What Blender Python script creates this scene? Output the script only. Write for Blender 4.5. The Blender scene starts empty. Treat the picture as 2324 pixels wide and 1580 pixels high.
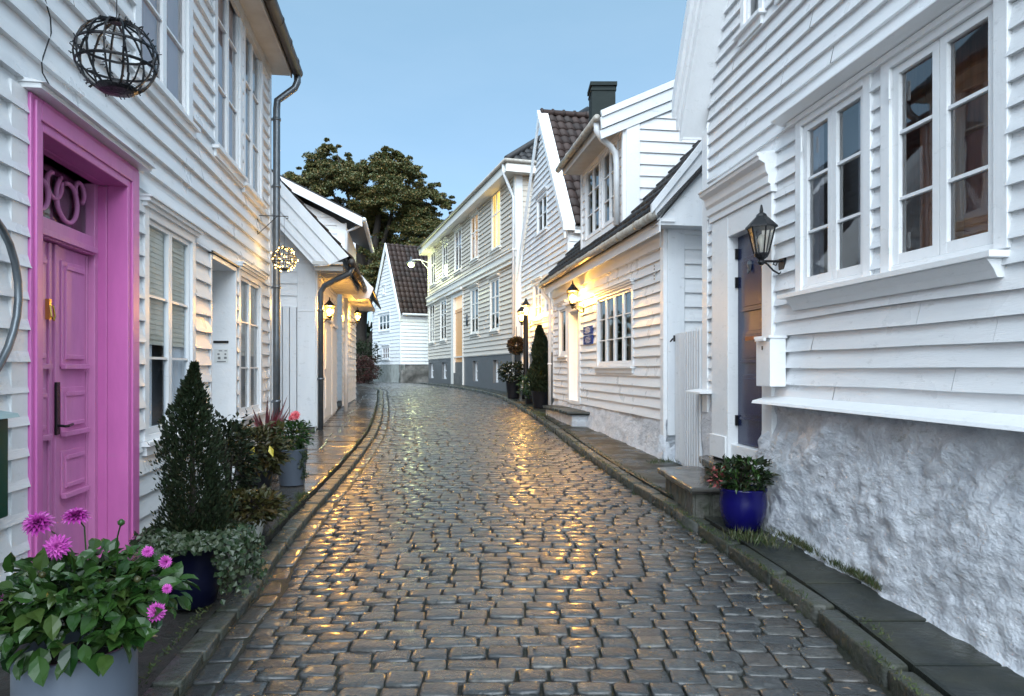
import bpy, math, random
import numpy as np
from mathutils import Vector, noise, Matrix
R = math.radians
random.seed(7); rng = np.random.default_rng(7)
SC = bpy.context.scene; COL = SC.collection

# ---------------------------------------------------------------- camera
cd = bpy.data.cameras.new("camera"); cam = bpy.data.objects.new("camera", cd); COL.objects.link(cam)
cam.location = (0, 0, 1.5); cam.rotation_euler = (R(90), 0, 0)
cd.sensor_width = 36; cd.lens = 36 * 1600 / 2324; cd.shift_y = 48 / 2324
cd.clip_start = 0.05; cd.clip_end = 600
SC.camera = cam
# ---------------------------------------------------------------- sky, sun, exposure
W = bpy.data.worlds.new("World"); SC.world = W; W.use_nodes = True
wn = W.node_tree; bg = wn.nodes['Background']
sky = wn.nodes.new('ShaderNodeTexSky'); sky.sky_type = 'NISHITA'; sky.sun_disc = False
sky.sun_elevation = R(30); sky.sun_rotation = R(180); sky.air_density = 0.7; sky.dust_density = 0.3; sky.ozone_density = 2.5
veil = wn.nodes.new('ShaderNodeMix'); veil.data_type = 'RGBA'; veil.inputs[0].default_value = .6   # thin even overcast veil
veil.inputs[7].default_value = (1.63, 2.87, 3.62, 1)
cl = wn.nodes.new('ShaderNodeTexNoise'); cl.inputs['Scale'].default_value = 2.6; cl.inputs['Detail'].default_value = 5; cl.inputs['Roughness'].default_value = .55
clr = wn.nodes.new('ShaderNodeValToRGB'); clr.color_ramp.elements[0].position = .35; clr.color_ramp.elements[1].position = .68
clr.color_ramp.elements[0].color = (1.68, 2.80, 3.46, 1); clr.color_ramp.elements[1].color = (1.98, 3.06, 3.68, 1)
ctc = wn.nodes.new('ShaderNodeTexCoord'); cmp_ = wn.nodes.new('ShaderNodeMapping'); cmp_.inputs['Scale'].default_value = (1, 1, 3)
wn.links.new(ctc.outputs['Generated'], cmp_.inputs[0]); wn.links.new(cmp_.outputs[0], cl.inputs[0]); wn.links.new(cl.outputs[0], clr.inputs[0]); wn.links.new(clr.outputs[0], veil.inputs[7])
wn.links.new(sky.outputs[0], veil.inputs[6]); wn.links.new(veil.outputs[2], bg.inputs[0]); bg.inputs[1].default_value = 0.065
sd = bpy.data.lights.new("sun", 'SUN'); so = bpy.data.objects.new("sun", sd); COL.objects.link(so)
sd.energy = 2.1; sd.angle = R(80); sd.color = (.84, .93, 1.0)
so.rotation_euler = (R(48), 0, R(0))
vs = SC.view_settings; vs.view_transform = 'Standard'; vs.look = 'None'; vs.gamma = 1; vs.exposure = 1.9
SC.cycles.max_bounces = 8; SC.cycles.transparent_max_bounces = 16
SC.cycles.sample_clamp_indirect = 6; SC.cycles.use_denoising = True

# ---------------------------------------------------------------- materials
MATS = {}
def nm(name, base=(.8,.8,.8), rough=.5, metal=0, n_scale=0, n_amt=0, dark=None, bump=0, bscale=40, isl=None, spec=.5, coat=0, stretch=(1,1,1), emit=None, estr=0, dirt=0, rnoise=0):
    if name in MATS: return MATS[name]
    m = bpy.data.materials.new(name); m.use_nodes = True; t = m.node_tree; N = t.nodes; L = t.links
    b = N['Principled BSDF']; b.inputs['Roughness'].default_value = rough; b.inputs['Metallic'].default_value = metal
    b.inputs['Specular IOR Level'].default_value = spec; b.inputs['Coat Weight'].default_value = coat; b.inputs['Coat Roughness'].default_value = .12
    b.inputs['Base Color'].default_value = (*base, 1)
    tc = N.new('ShaderNodeTexCoord'); mp = N.new('ShaderNodeMapping'); mp.inputs['Scale'].default_value = stretch
    L.new(tc.outputs['Object'], mp.inputs[0]); col = None
    def mixc(a, bcol, fac, mode='MIX'):
        x = N.new('ShaderNodeMix'); x.data_type = 'RGBA'; x.blend_type = mode
        if hasattr(a, 'links'): L.new(a, x.inputs[6])
        else: x.inputs[6].default_value = (*a, 1)
        if hasattr(bcol, 'links'): L.new(bcol, x.inputs[7])
        else: x.inputs[7].default_value = (*bcol, 1)
        if hasattr(fac, 'links'): L.new(fac, x.inputs[0])
        else: x.inputs[0].default_value = fac
        return x.outputs[2]
    col = base
    if isl:
        g = N.new('ShaderNodeNewGeometry'); cr = N.new('ShaderNodeValToRGB'); L.new(g.outputs['Random Per Island'], cr.inputs[0])
        e = cr.color_ramp.elements; e[0].color = (*isl[0], 1); e[1].color = (*isl[-1], 1)
        for i, c in enumerate(isl[1:-1]):
            k = e.new((i+1)/(len(isl)-1)); k.color = (*c, 1)
        col = cr.outputs[0]
    if n_amt:
        nz = N.new('ShaderNodeTexNoise'); nz.inputs['Scale'].default_value = n_scale; nz.inputs['Detail'].default_value = 6; nz.inputs['Roughness'].default_value = .65
        L.new(mp.outputs[0], nz.inputs[0]); rr = N.new('ShaderNodeMapRange'); rr.inputs[1].default_value = .35; rr.inputs[2].default_value = .7; rr.inputs[3].default_value = 0; rr.inputs[4].default_value = n_amt
        L.new(nz.outputs[0], rr.inputs[0]); col = mixc(col, dark or tuple(c*.5 for c in base), rr.outputs[0])
    if dirt:
        nz = N.new('ShaderNodeTexNoise'); nz.inputs['Scale'].default_value = 3.0; nz.inputs['Detail'].default_value = 10; nz.inputs['Roughness'].default_value = .78
        m2 = N.new('ShaderNodeMapping'); m2.inputs['Scale'].default_value = (2.2, 2.2, 6); L.new(tc.outputs['Object'], m2.inputs[0]); L.new(m2.outputs[0], nz.inputs[0])
        rr = N.new('ShaderNodeMapRange'); rr.inputs[1].default_value = .575; rr.inputs[2].default_value = .66; rr.inputs[4].default_value = dirt; L.new(nz.outputs[0], rr.inputs[0])
        col = mixc(col, (.30,.31,.30), rr.outputs[0])
    if hasattr(col, 'links'): L.new(col, b.inputs['Base Color'])
    if rnoise:
        nz = N.new('ShaderNodeTexNoise'); nz.inputs['Scale'].default_value = 3.0; nz.inputs['Detail'].default_value = 4; L.new(tc.outputs['Object'], nz.inputs[0])
        rr = N.new('ShaderNodeMapRange'); rr.inputs[1].default_value = .35; rr.inputs[2].default_value = .65; rr.inputs[3].default_value = max(.03, rough-rnoise); rr.inputs[4].default_value = rough+rnoise
        L.new(nz.outputs[0], rr.inputs[0]); L.new(rr.outputs[0], b.inputs['Roughness'])
    if bump:
        nz = N.new('ShaderNodeTexNoise'); nz.inputs['Scale'].default_value = bscale; nz.inputs['Detail'].default_value = 7; nz.inputs['Roughness'].default_value = .6; L.new(mp.outputs[0], nz.inputs[0])
        bp = N.new('ShaderNodeBump'); bp.inputs['Strength'].default_value = min(1, bump); bp.inputs['Distance'].default_value = .02 * max(1, bump)
        L.new(nz.outputs[0], bp.inputs['Height']); L.new(bp.outputs[0], b.inputs['Normal'])
    if emit:
        b.inputs['Emission Color'].default_value = (*emit, 1); b.inputs['Emission Strength'].default_value = estr
    MATS[name] = m; return m
white = nm('white_paint', (.80,.81,.82), .36, n_scale=2.2, n_amt=.55, dark=(.66,.675,.70), bump=.22, bscale=30, dirt=.30, stretch=(.5,.5,6), rnoise=.1)
trim = nm('trim_paint', (.82,.83,.84), .33, n_scale=5, n_amt=.3, dark=(.70,.71,.72), bump=.15, bscale=25, dirt=.25)
cream = nm('cream_paint', (.62,.55,.46), .42, n_scale=1.5, n_amt=.3, dark=(.58,.54,.48), bump=.15, bscale=30, stretch=(1,1,5), dirt=.15)
pink = nm('pink_paint', (.64,.17,.455), .34, n_scale=5, n_amt=.6, dark=(.50,.13,.36), bump=.1, bscale=22, stretch=(1,1,.3), dirt=.07)
pinkd = nm('pink_door_paint', (.65,.24,.48), .30, n_scale=6, n_amt=.6, dark=(.50,.17,.38), bump=.12, bscale=30, stretch=(1,1,.3))
navy = nm('navy_paint', (.006,.016,.07), .26, coat=.15, spec=.35, n_scale=3, n_amt=.3, dark=(.02,.03,.06), bump=.05, bscale=10)
iron = nm('black_iron', (.012,.012,.014), .35, metal=.4, bump=.3, bscale=60)
zinc = nm('grey_metal', (.19,.21,.23), .38, metal=.75, n_scale=8, n_amt=.6, dark=(.10,.11,.12), bump=.1, bscale=20)
pipew = nm('white_pipe', (.72,.74,.76), .35, n_scale=4, n_amt=.5, dark=(.5,.5,.5), dirt=.4)
gutt = nm('dark_gutter', (.022,.020,.020), .5, metal=0, n_scale=4, n_amt=.6, dark=(.09,.075,.06), bump=.2, bscale=30)
gutw = nm('weathered_gutter', (.42,.40,.36), .4, n_scale=9, n_amt=.8, dark=(.18,.13,.09), bump=.3, bscale=30)
tile = nm('roof_tile', (.06,.04,.036), .6, spec=.3, isl=[(.018,.012,.011),(.042,.025,.021),(.028,.021,.019)], bump=.3, bscale=30)
tiled = nm('dark_tile', (.02,.02,.022), .5, spec=.3, isl=[(.014,.014,.016),(.034,.032,.032)], bump=.3, bscale=30)
stonew = nm('painted_stone', (.74,.76,.80), .5, n_scale=5.5, n_amt=.7, dark=(.34,.37,.42), bump=1.3, bscale=20, stretch=(1,1,1.6), dirt=.8, rnoise=.15)  # random dark patches paint the darkness of the crevices into the stone colour
stoneg = nm('grey_stone', (.16,.15,.14), .6, n_scale=5, n_amt=.8, dark=(.05,.055,.05), bump=1.2, bscale=12)
greyp = nm('grey_plinth_paint', (.135,.14,.145), .45, n_scale=3, n_amt=.5, dark=(.09,.09,.09), bump=.3, bscale=20)
render = nm('old_render', (.33,.35,.34), .6, n_scale=2.5, n_amt=.8, dark=(.13,.14,.12), bump=.6, bscale=14)
sett = nm('wet_sett', (.05,.05,.05), .27, isl=[(.028,.033,.036),(.076,.078,.075),(.044,.050,.054),(.105,.100,.088),(.056,.060,.060),(.034,.038,.038),(.080,.066,.054),(.062,.068,.070)], n_scale=38, n_amt=.75, dark=(.018,.021,.024), bump=.55, bscale=30, rnoise=.10, spec=.6, coat=.35)
kerbm = nm('wet_kerbstone', (.07,.075,.075), .30, isl=[(.045,.05,.050),(.085,.085,.078),(.062,.066,.066)], n_scale=9, n_amt=.85, dark=(.040,.046,.022), bump=.9, bscale=20, rnoise=.12)
slab = nm('wet_slate', (.022,.028,.032), .38, spec=.35, isl=[(.012,.018,.020),(.026,.029,.028),(.018,.024,.025)], n_scale=3.5, n_amt=.85, dark=(.045,.046,.032), bump=.6, bscale=14, rnoise=.18)
slabb = nm('wet_flagstone', (.05,.05,.05), .16, isl=[(.05,.045,.04),(.085,.08,.072),(.06,.058,.056)], n_scale=3, n_amt=.6, dark=(.035,.03,.026), bump=.35, bscale=9, rnoise=.12)
earth = nm('wet_earth', (.007,.008,.007), .55, n_scale=3.5, n_amt=.8, dark=(.014,.019,.006), bump=1, bscale=40, rnoise=.15)
bark = nm('bark', (.025,.018,.013), .8, n_scale=6, n_amt=.6, dark=(.012,.01,.008), bump=1.5, bscale=12, stretch=(1,1,.3))
soil = nm('potting_soil', (.012,.009,.007), .9, bump=1, bscale=40)
leaf_tree = nm('maple_leaf', (.05,.06,.02), .5, isl=[(.038,.058,.018),(.070,.086,.026),(.15,.115,.036),(.052,.070,.022),(.19,.115,.034),(.045,.066,.02),(.035,.055,.018)])
leaf_green = nm('dahlia_leaf', (.04,.09,.02), .30, isl=[(.010,.036,.008),(.030,.072,.014),(.018,.052,.010),(.050,.080,.018)], spec=.4)
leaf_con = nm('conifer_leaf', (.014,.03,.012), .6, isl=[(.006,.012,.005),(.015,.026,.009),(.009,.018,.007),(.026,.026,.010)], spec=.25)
leaf_ivy = nm('ivy_leaf', (.05,.09,.04), .4, isl=[(.008,.022,.006),(.020,.042,.013),(.065,.08,.045),(.012,.028,.009)])
leaf_brown = nm('bronze_leaf', (.07,.06,.02), .45, isl=[(.018,.030,.008),(.060,.052,.012),(.036,.040,.012),(.085,.055,.016)])
shred = nm('dark_red_foliage', (.03,.008,.008), .6, isl=[(.03,.007,.008),(.06,.014,.012),(.02,.02,.008)])
leaf_red = nm('red_blade', (.09,.008,.012), .35, isl=[(.05,.006,.01),(.12,.012,.018)])
leaf_yel = nm('yellow_leaf', (.55,.45,.06), .4)
grassm = nm('grass_blade', (.04,.05,.015), .5, isl=[(.05,.055,.02),(.03,.06,.012),(.10,.085,.04)])
mossm = nm('moss_tuft', (.03,.06,.01), .7, isl=[(.02,.04,.008),(.045,.075,.012),(.06,.06,.02)])
petal_p = nm('pink_petal', (.62,.06,.50), .5, isl=[(.42,.04,.33),(.66,.14,.52)])
petal_m = nm('magenta_petal', (.45,.02,.34), .45, isl=[(.24,.012,.17),(.46,.05,.36)])
azl = nm('dark_red_leaf', (.18,.03,.03), .5, isl=[(.10,.015,.015),(.28,.06,.06)])
petal_r = nm('rose_petal', (.75,.09,.12), .45, isl=[(.70,.06,.09),(.85,.28,.30)])
potgrey = nm('grey_glaze', (.125,.15,.19), .4, n_scale=2, n_amt=.4, dark=(.10,.12,.155), bump=.06, bscale=14)
potnavy = nm('navy_glaze', (.003,.004,.018), .3, spec=.3)
potblue = nm('blue_glaze', (.004,.003,.085), .25, coat=0, spec=.4, n_scale=3, n_amt=.5, dark=(.003,.003,.05))
potblack = nm('black_pot', (.012,.012,.016), .3)
potwhite = nm('white_pot', (.55,.55,.52), .5, n_scale=8, n_amt=.8, dark=(.25,.26,.22), bump=.3, bscale=20)
greenbox = nm('green_enamel', (.006,.05,.034), .3, coat=.3)
boxlid = nm('teal_lid', (.25,.36,.37), .35)
blackp = nm('black_plastic', (.01,.01,.01), .4)
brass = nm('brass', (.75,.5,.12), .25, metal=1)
plaqm = nm('blue_enamel', (.015,.03,.24), .2, coat=.4)
blind = nm('bamboo_blind', (.78,.72,.58), .6, n_scale=1, n_amt=.5, dark=(.6,.55,.44), stretch=(1,1,60), bump=.3, bscale=8)
curt = nm('white_curtain', (.72,.72,.72), .7)
curtp = nm('blush_backing', (.90,.66,.60), .7)  # pinkish reflection in the upper panes, put into the curtain colour
woodin = nm('brown_joinery', (.60,.24,.12), .35, n_scale=3, n_amt=.6, dark=(.15,.05,.025), stretch=(6,6,.6))
dkred = nm('dark_red_interior', (.26,.07,.05), .6)
room = nm('room_wall', (.10,.09,.085), .8)
paper = nm('note_paper', (.72,.72,.70), .6)
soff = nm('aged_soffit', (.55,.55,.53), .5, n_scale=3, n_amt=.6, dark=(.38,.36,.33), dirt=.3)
fence = nm('board_cladding', (.76,.78,.80), .38, n_scale=2, n_amt=.5, dark=(.62,.64,.68), bump=.15, bscale=10, stretch=(3,3,.5), dirt=.4)
brick = nm('mossy_masonry', (.10,.095,.085), .6, n_scale=6, n_amt=.8, dark=(.03,.045,.02), bump=1, bscale=20)
flamem = nm('lamp_bulb', (1,.7,.3), .5, emit=(1.0,.56,.12), estr=60)
coolm = nm('street_bulb', (.9,1,.6), .5, emit=(.85,1.0,.45), estr=18)
tinym = nm('fairy_light', (1,.8,.4), .5, emit=(1.0,.62,.14), estr=5)
litwin = nm('lit_curtain', (.9,.75,.4), .7, emit=(1.0,.66,.16), estr=.42)
litdim = nm('warm_curtain', (.8,.65,.5), .7, emit=(1.0,.60,.25), estr=.13)
def glassmat(name, rgh=.02, tint=(.9,.95,1), k=1.0, off=.10):
    m = bpy.data.materials.new(name); m.use_nodes = True; N = m.node_tree.nodes; L = m.node_tree.links; N.clear()
    o = N.new('ShaderNodeOutputMaterial'); mx = N.new('ShaderNodeMixShader'); tr = N.new('ShaderNodeBsdfTransparent'); gl = N.new('ShaderNodeBsdfGlossy')
    tr.inputs[0].default_value = (*tint, 1); gl.inputs['Roughness'].default_value = rgh
    f = N.new('ShaderNodeFresnel'); f.inputs[0].default_value = 1.5; mt = N.new('ShaderNodeMath'); mt.operation = 'MULTIPLY_ADD'; mt.inputs[1].default_value = k; mt.inputs[2].default_value = off; mt.use_clamp = True
    L.new(f.outputs[0], mt.inputs[0]); L.new(mt.outputs[0], mx.inputs[0]); L.new(tr.outputs[0], mx.inputs[1]); L.new(gl.outputs[0], mx.inputs[2]); L.new(mx.outputs[0], o.inputs[0])
    # slightly wavy old glass
    nz = N.new('ShaderNodeTexNoise'); nz.inputs['Scale'].default_value = 2.5; bp = N.new('ShaderNodeBump'); bp.inputs['Strength'].default_value = .012; bp.inputs['Distance'].default_value = .05
    tc = N.new('ShaderNodeTexCoord'); L.new(tc.outputs['Object'], nz.inputs[0]); L.new(nz.outputs[0], bp.inputs['Height']); L.new(bp.outputs[0], gl.inputs['Normal'])
    return m
glass = glassmat('window_glass', k=1.0); glassc = glassmat('clear_glass', k=.35, off=.03); glassr = glassmat('reflecting_glass', k=1.1, off=.12); lglass = glassmat('lantern_glass', .15, (1,.97,.9), .5)

# ---------------------------------------------------------------- ground profile and image-to-place helper
CX, HZ, FF = 1162., 838., 1600.
def G(y):
    return 1.5 - (.80 + .82 * max(0., 1 - y/32.)**1.5)
def gp(u, v, up=0.):
    s = (v-HZ)/FF; lo, hi = .5, 60.
    for _ in range(50):
        m = (lo+hi)/2
        if 1.5 - s*m > G(m)+up: lo = m
        else: hi = m
    return ((u-CX)/FF*lo, lo)
def interp(pts):
    pts = sorted(pts, key=lambda p: p[1]); ys = [p[1] for p in pts]; xs = [p[0] for p in pts]
    def f(y):
        n = len(ys)
        if y <= ys[0]: return xs[0] + (y-ys[0])*(xs[1]-xs[0])/(ys[1]-ys[0])
        if y >= ys[-1]: return xs[-1] + (y-ys[-1])*(xs[-1]-xs[-2])/(ys[-1]-ys[-2])
        for i in range(n-1):
            if y <= ys[i+1]:
                h = ys[i+1]-ys[i]; t = (y-ys[i])/h
                m0 = (xs[i+1]-xs[max(i-1,0)])/(ys[i+1]-ys[max(i-1,0)]); m1 = (xs[min(i+2,n-1)]-xs[i])/(ys[min(i+2,n-1)]-ys[i])
                t2, t3 = t*t, t*t*t
                return (2*t3-3*t2+1)*xs[i]+(t3-2*t2+t)*h*m0+(-2*t3+3*t2)*xs[i+1]+(t3-t2)*h*m1
    return f
class Fr:   # wall frame: a along the wall (to the right when facing it), y into the wall, z up
    def __init__(s, ox, oy, dx, dy):
        n = math.hypot(dx, dy); s.ox, s.oy, s.dx, s.dy = ox, oy, dx/n, dy/n
    def P(s, a, y, z): return (s.ox+s.dx*a-s.dy*y, s.oy+s.dy*a+s.dx*y, z)
    def hit(s, u, v, y=0.):
        r = ((u-CX)/FF, 1.0); nx, ny = -s.dy, s.dx
        t = (y + s.ox*nx + s.oy*ny)/(r[0]*nx+r[1]*ny)
        return ((r[0]*t-s.ox)*s.dx+(t-s.oy)*s.dy, 1.5-(v-HZ)/FF*t)
    def S(s, u, y=0.): return s.hit(u, HZ, y)[0]
    def side(s, a):    # frame of the wall at right angles, starting at this wall's right-hand end and running inwards
        p = s.P(a, 0, 0); return Fr(p[0], p[1], -s.dy, s.dx)
WORLD = Fr(0, 0, 1, 0)

BASE = {}
class MB:
    def __init__(s, F=WORLD): s.v = []; s.f = []; s.F = F
    def add(s, vs, fs, F=None):
        F = F or s.F; k = len(s.v); s.v += [F.P(*p) for p in vs]; s.f += [tuple(i+k for i in f) for f in fs]; return s
    def box(s, a0, a1, y0, y1, z0, z1, F=None):
        return s.add([(a0,y0,z0),(a1,y0,z0),(a1,y1,z0),(a0,y1,z0),(a0,y0,z1),(a1,y0,z1),(a1,y1,z1),(a0,y1,z1)],
                     [(0,3,2,1),(4,5,6,7),(0,1,5,4),(1,2,6,5),(2,3,7,6),(3,0,4,7)], F)
    def prism(s, poly, ext, F=None):
        n = len(poly); b = [tuple(p[i]+ext[i] for i in range(3)) for p in poly]
        return s.add(list(poly)+b, [tuple(range(n)), tuple(range(2*n-1, n-1, -1))]+[(i, i+n, (i+1)%n+n, (i+1)%n) for i in range(n)], F)
    def quad(s, a, b, c, d, F=None): return s.add([a,b,c,d], [(0,1,2,3)], F)
    def tube(s, pts, r, seg=8, F=None, cap=True):
        F = F or s.F; P = [Vector(F.P(*p)) for p in pts]; rr = r if isinstance(r, (list, tuple)) else [r]*len(P)
        k0 = len(s.v); up = None
        for i, p in enumerate(P):
            t = (P[min(i+1, len(P)-1)]-P[max(i-1, 0)]).normalized()
            if up is None: up = t.orthogonal().normalized()
            up = (up - t*up.dot(t)).normalized(); b = t.cross(up)
            for j in range(seg):
                a = 2*math.pi*j/seg; s.v.append(tuple(p+(up*math.cos(a)+b*math.sin(a))*rr[i]))
        for i in range(len(P)-1):
            for j in range(seg):
                a = k0+i*seg+j; b2 = k0+i*seg+(j+1)%seg; s.f.append((a, b2, b2+seg, a+seg))
        if cap: s.f.append(tuple(k0+j for j in range(seg))[::-1]); s.f.append(tuple(k0+(len(P)-1)*seg+j for j in range(seg)))
        return s
    def lathe(s, c, prof, seg=20, sq=1.0, F=None):   # prof: (radius, z)
        F = F or s.F; c = F.P(*c); k0 = len(s.v)
        for r, z in prof:
            for j in range(seg):
                a = 2*math.pi*(j+.5)/seg; s.v.append((c[0]+r*math.cos(a), c[1]+r*math.sin(a), c[2]+z))
        for i in range(len(prof)-1):
            for j in range(seg):
                a = k0+i*seg+j; b = k0+i*seg+(j+1)%seg; s.f.append((a, b, b+seg, a+seg))
        s.f.append(tuple(k0+j for j in range(seg))[::-1]); s.f.append(tuple(k0+(len(prof)-1)*seg+j for j in range(seg)))
        return s
    def build(s, name, mat, parent=None, smooth=False, label=None, bevel=0, loc=None):
        me = bpy.data.meshes.new(name); base = BASE.get(parent.name, (0,0,0)) if parent else (loc or (0,0,0))
        if isinstance(s.v, np.ndarray): V = (s.v - np.array(base)).tolist()
        else: V = [(p[0]-base[0], p[1]-base[1], p[2]-base[2]) for p in s.v]
        me.from_pydata(V, [], s.f if isinstance(s.f, list) else s.f.tolist()); me.materials.append(mat)
        if smooth: me.polygons.foreach_set('use_smooth', [True]*len(me.polygons))
        me.update(); o = bpy.data.objects.new(name, me); COL.objects.link(o)
        if parent: o.parent = parent
        elif loc: o.location = loc
        BASE[o.name] = base
        if label: o['label'] = label
        if bevel:
            b = o.modifiers.new('bevel', 'BEVEL'); b.width = bevel; b.segments = 2; b.limit_method = 'ANGLE'
        return o
def thing(name, label, cat, loc=(0,0,0), group=None):
    o = bpy.data.objects.new(name, None); COL.objects.link(o); o.location = loc; o.empty_display_size = .2
    o['label'] = label; o['category'] = cat; BASE[o.name] = tuple(loc)
    if group: o['group'] = group
    return o
def tag(o, label, cat, group=None):
    o['label'] = label; o['category'] = cat
    if group: o['group'] = group
    return o
def kind(o, k): o['kind'] = k; return o
def copy_thing(o, loc, label=None, rz=0):
    r = o.copy(); COL.objects.link(r); r.location = loc; r.rotation_euler = (0,0,rz); BASE[r.name] = tuple(loc)
    if label: r['label'] = label
    for ch in list(o.children):
        c = ch.copy(); COL.objects.link(c); c.parent = r
        for g in list(ch.children):
            d = g.copy(); COL.objects.link(d); d.parent = c
    return r

def leaves(cent, dirs, nor, ln, wd, fold=.15):
    """many folded leaves as one numpy mesh: returns MB"""
    n = len(cent); dirs = dirs/np.linalg.norm(dirs, axis=1)[:,None]
    sd_ = np.cross(dirs, nor); sd_ /= (np.linalg.norm(sd_, axis=1)[:,None]+1e-9); up = np.cross(sd_, dirs)
    ln = np.broadcast_to(np.asarray(ln, float), (n,))[:,None]; wd = np.broadcast_to(np.asarray(wd, float), (n,))[:,None]
    V = np.empty((n, 5, 3)); V[:,0] = cent; V[:,1] = cent+dirs*ln*.45+sd_*wd*.5+up*wd*fold; V[:,2] = cent+dirs*ln*.5-up*wd*.05
    V[:,3] = cent+dirs*ln*.45-sd_*wd*.5+up*wd*fold; V[:,4] = cent+dirs*ln-up*ln*.12
    b = (np.arange(n)*5)[:,None]
    Fc = np.concatenate([np.hstack([b, b+2, b+4, b+1]), np.hstack([b, b+3, b+4, b+2])])
    m = MB(); m.v = V.reshape(-1, 3); m.f = Fc; return m
def broad(cent, dirs, nor, ln, wd, curl=.18):
    """broad ovate leaves: 9 vertices, folded on the midrib and drooping at the tip"""
    n = len(cent); dirs = dirs/np.linalg.norm(dirs, axis=1)[:,None]
    sd_ = np.cross(dirs, nor); sd_ /= (np.linalg.norm(sd_, axis=1)[:,None]+1e-9); up = np.cross(sd_, dirs)
    ln = np.broadcast_to(np.asarray(ln, float), (n,))[:,None]; wd = np.broadcast_to(np.asarray(wd, float), (n,))[:,None]
    V = np.empty((n, 9, 3)); V[:,0] = cent
    for i, (t, w, d) in enumerate(((.22,.40,.0),(.5,.5,.03),(.78,.30,.09))):
        m = cent+dirs*ln*t-up*ln*d*curl*5; V[:,1+i] = m+sd_*wd*w+up*wd*.16; V[:,4+i] = m-up*wd*.03; V[:,7] = 0
        if i == 0: a = m-sd_*wd*w+up*wd*.16
        elif i == 1: b = m-sd_*wd*w+up*wd*.16
        else: c = m-sd_*wd*w+up*wd*.16
    tip = cent+dirs*ln-up*ln*curl
    V2 = np.empty((n, 11, 3)); V2[:,:7] = V[:,:7]; V2[:,7] = a; V2[:,8] = b; V2[:,9] = c; V2[:,10] = tip
    b0 = (np.arange(n)*11)[:,None]; q = lambda *k: np.hstack([b0+j for j in k])
    m = MB(); m.v = V2.reshape(-1, 3); m.f = [tuple(r) for r in np.concatenate([q(4,5,2,1),q(5,6,3,2),q(7,8,5,4),q(8,9,6,5)]).tolist()]+[tuple(r) for r in np.concatenate([q(0,4,1),q(6,10,3),q(0,7,4),q(9,10,6)]).tolist()]
    return m
def rdir(n): d = rng.normal(size=(n, 3)); return d/np.linalg.norm(d, axis=1)[:,None]
# ================================================================ GROUND
LKP = [gp(*p) for p in [(455,1514),(528,1415),(587,1346),(615,1293),(665,1225),(700,1180),(765,1105),(825,1030),(857,980),(868,935),(868,900),(860,884)]]
LKP += [(-8.6, 36.), (-12.5, 42.)]
RKP = [gp(*p) for p in [(2035,1580),(1883,1440),(1771,1350),(1574,1205),(1395,1085),(1303,1018),(1211,948),(1120,899)]]
RKP += [(-2.45, 30.), (-5.1, 38.5), (-6.6, 42.)]
xL, xR = interp(LKP), interp(RKP)
g = MB()                       # one sheet to the horizon, dark wet earth between the stones
ys = [-25, -5, 0] + [i*1.0 for i in range(1, 45)] + [50, 70, 110, 200, 320]
xs = [-250, -60, -20, -8, -4, 0, 4, 8, 20, 60, 250]
for y in ys:
    for x in xs: g.v.append((x, y, G(max(y, -5))-.034))
for i in range(len(ys)-1):
    for j in range(len(xs)-1):
        a = i*len(xs)+j; g.f.append((a, a+1, a+1+len(xs), a+len(xs)))
kind(g.build('ground', earth), 'structure')

def stone(V, Fc, cx, cy, cz, lx, ly, ang, h=.02, tilt=(0,0), rnd=.25):
    """rounded wet stone: 8-gon rings, lx/ly half sizes"""
    k = len(V); c, s = math.cos(ang), math.sin(ang); tx, ty = tilt
    jit = [1+random.uniform(-.06,.05) for _ in range(8)]
    q = rnd
    ring = [(1,1-q),(1-q*.7,1),(-1+q*.7,1),(-1,1-q),(-1,-1+q),(-1+q*.7,-1),(1-q*.7,-1),(1,-1+q)]
    for sc, dz in ((.99,-.06),(1.0,-.013),(.99,-.004),(.955,.0),(.75,.002)):
        for (a, b), jj in zip(ring, jit):
            px = a*lx*sc*jj; py = b*ly*(1-(1-sc)*min(2.2, lx/ly))*jj
            V.append((cx+px*c-py*s, cy+px*s+py*c, cz+dz+px*tx+py*ty+random.uniform(-.0015,.0015)))
    V.append((cx, cy, cz+.004))
    for r in range(4):
        for j in range(8):
            Fc.append((k+r*8+j, k+r*8+(j+1)%8, k+(r+1)*8+(j+1)%8, k+(r+1)*8+j))
    for j in range(8): Fc.append((k+32+j, k+32+(j+1)%8, k+40))
m = MB(); y = .6; row = 0
GUT = .15
while y < 42:
    rh = random.uniform(.112, .142)*(1 if y < 30 else 1.3)
    x0, x1 = xL(y)+GUT, xR(y)-.02; x1 = x1 if y < 42 else x1
    x = x0 + random.uniform(-.1, 0); wdt = x1-x0; skew = random.uniform(-.01,.01)
    while x < x1-.03:
        w = random.uniform(.150, .228)
        if random.random() < .05: w *= 1.25
        if x+w > x1: w = x1-x
        if x < x0: w -= (x0-x); x = x0
        if w > .06:
            t = (x+w/2-x0)/wdt; arc = .10*(4*t*(1-t))
            yy = y + arc + rh/2 + skew*(t-.5) + random.uniform(-.004,.004)
            crown = .03*(4*t*(1-t))
            gap = random.uniform(.004, .010)
            stone(m.v, m.f, x+w/2, yy, G(yy)+crown+random.uniform(-.006,.006), w/2-gap*.75, rh/2-gap*.55, random.uniform(-.025,.025)+(.1*(1-2*t)*.5), tilt=(random.uniform(-.03,.03), .035+random.uniform(-.04,.04)), rnd=random.uniform(.10,.30))
        x += w
    y += rh; row += 1
kind(m.build('road', sett, smooth=True), 'structure')
m = MB(); ny = 200
for i in range(ny+1):
    y = .5+i*(42/ny); a, b = xL(y)-.02, xR(y)+.02
    for j in range(17):
        t = j/16; m.v.append((a+(b-a)*t, y, G(y)+.03*4*t*(1-t)-.019))
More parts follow.
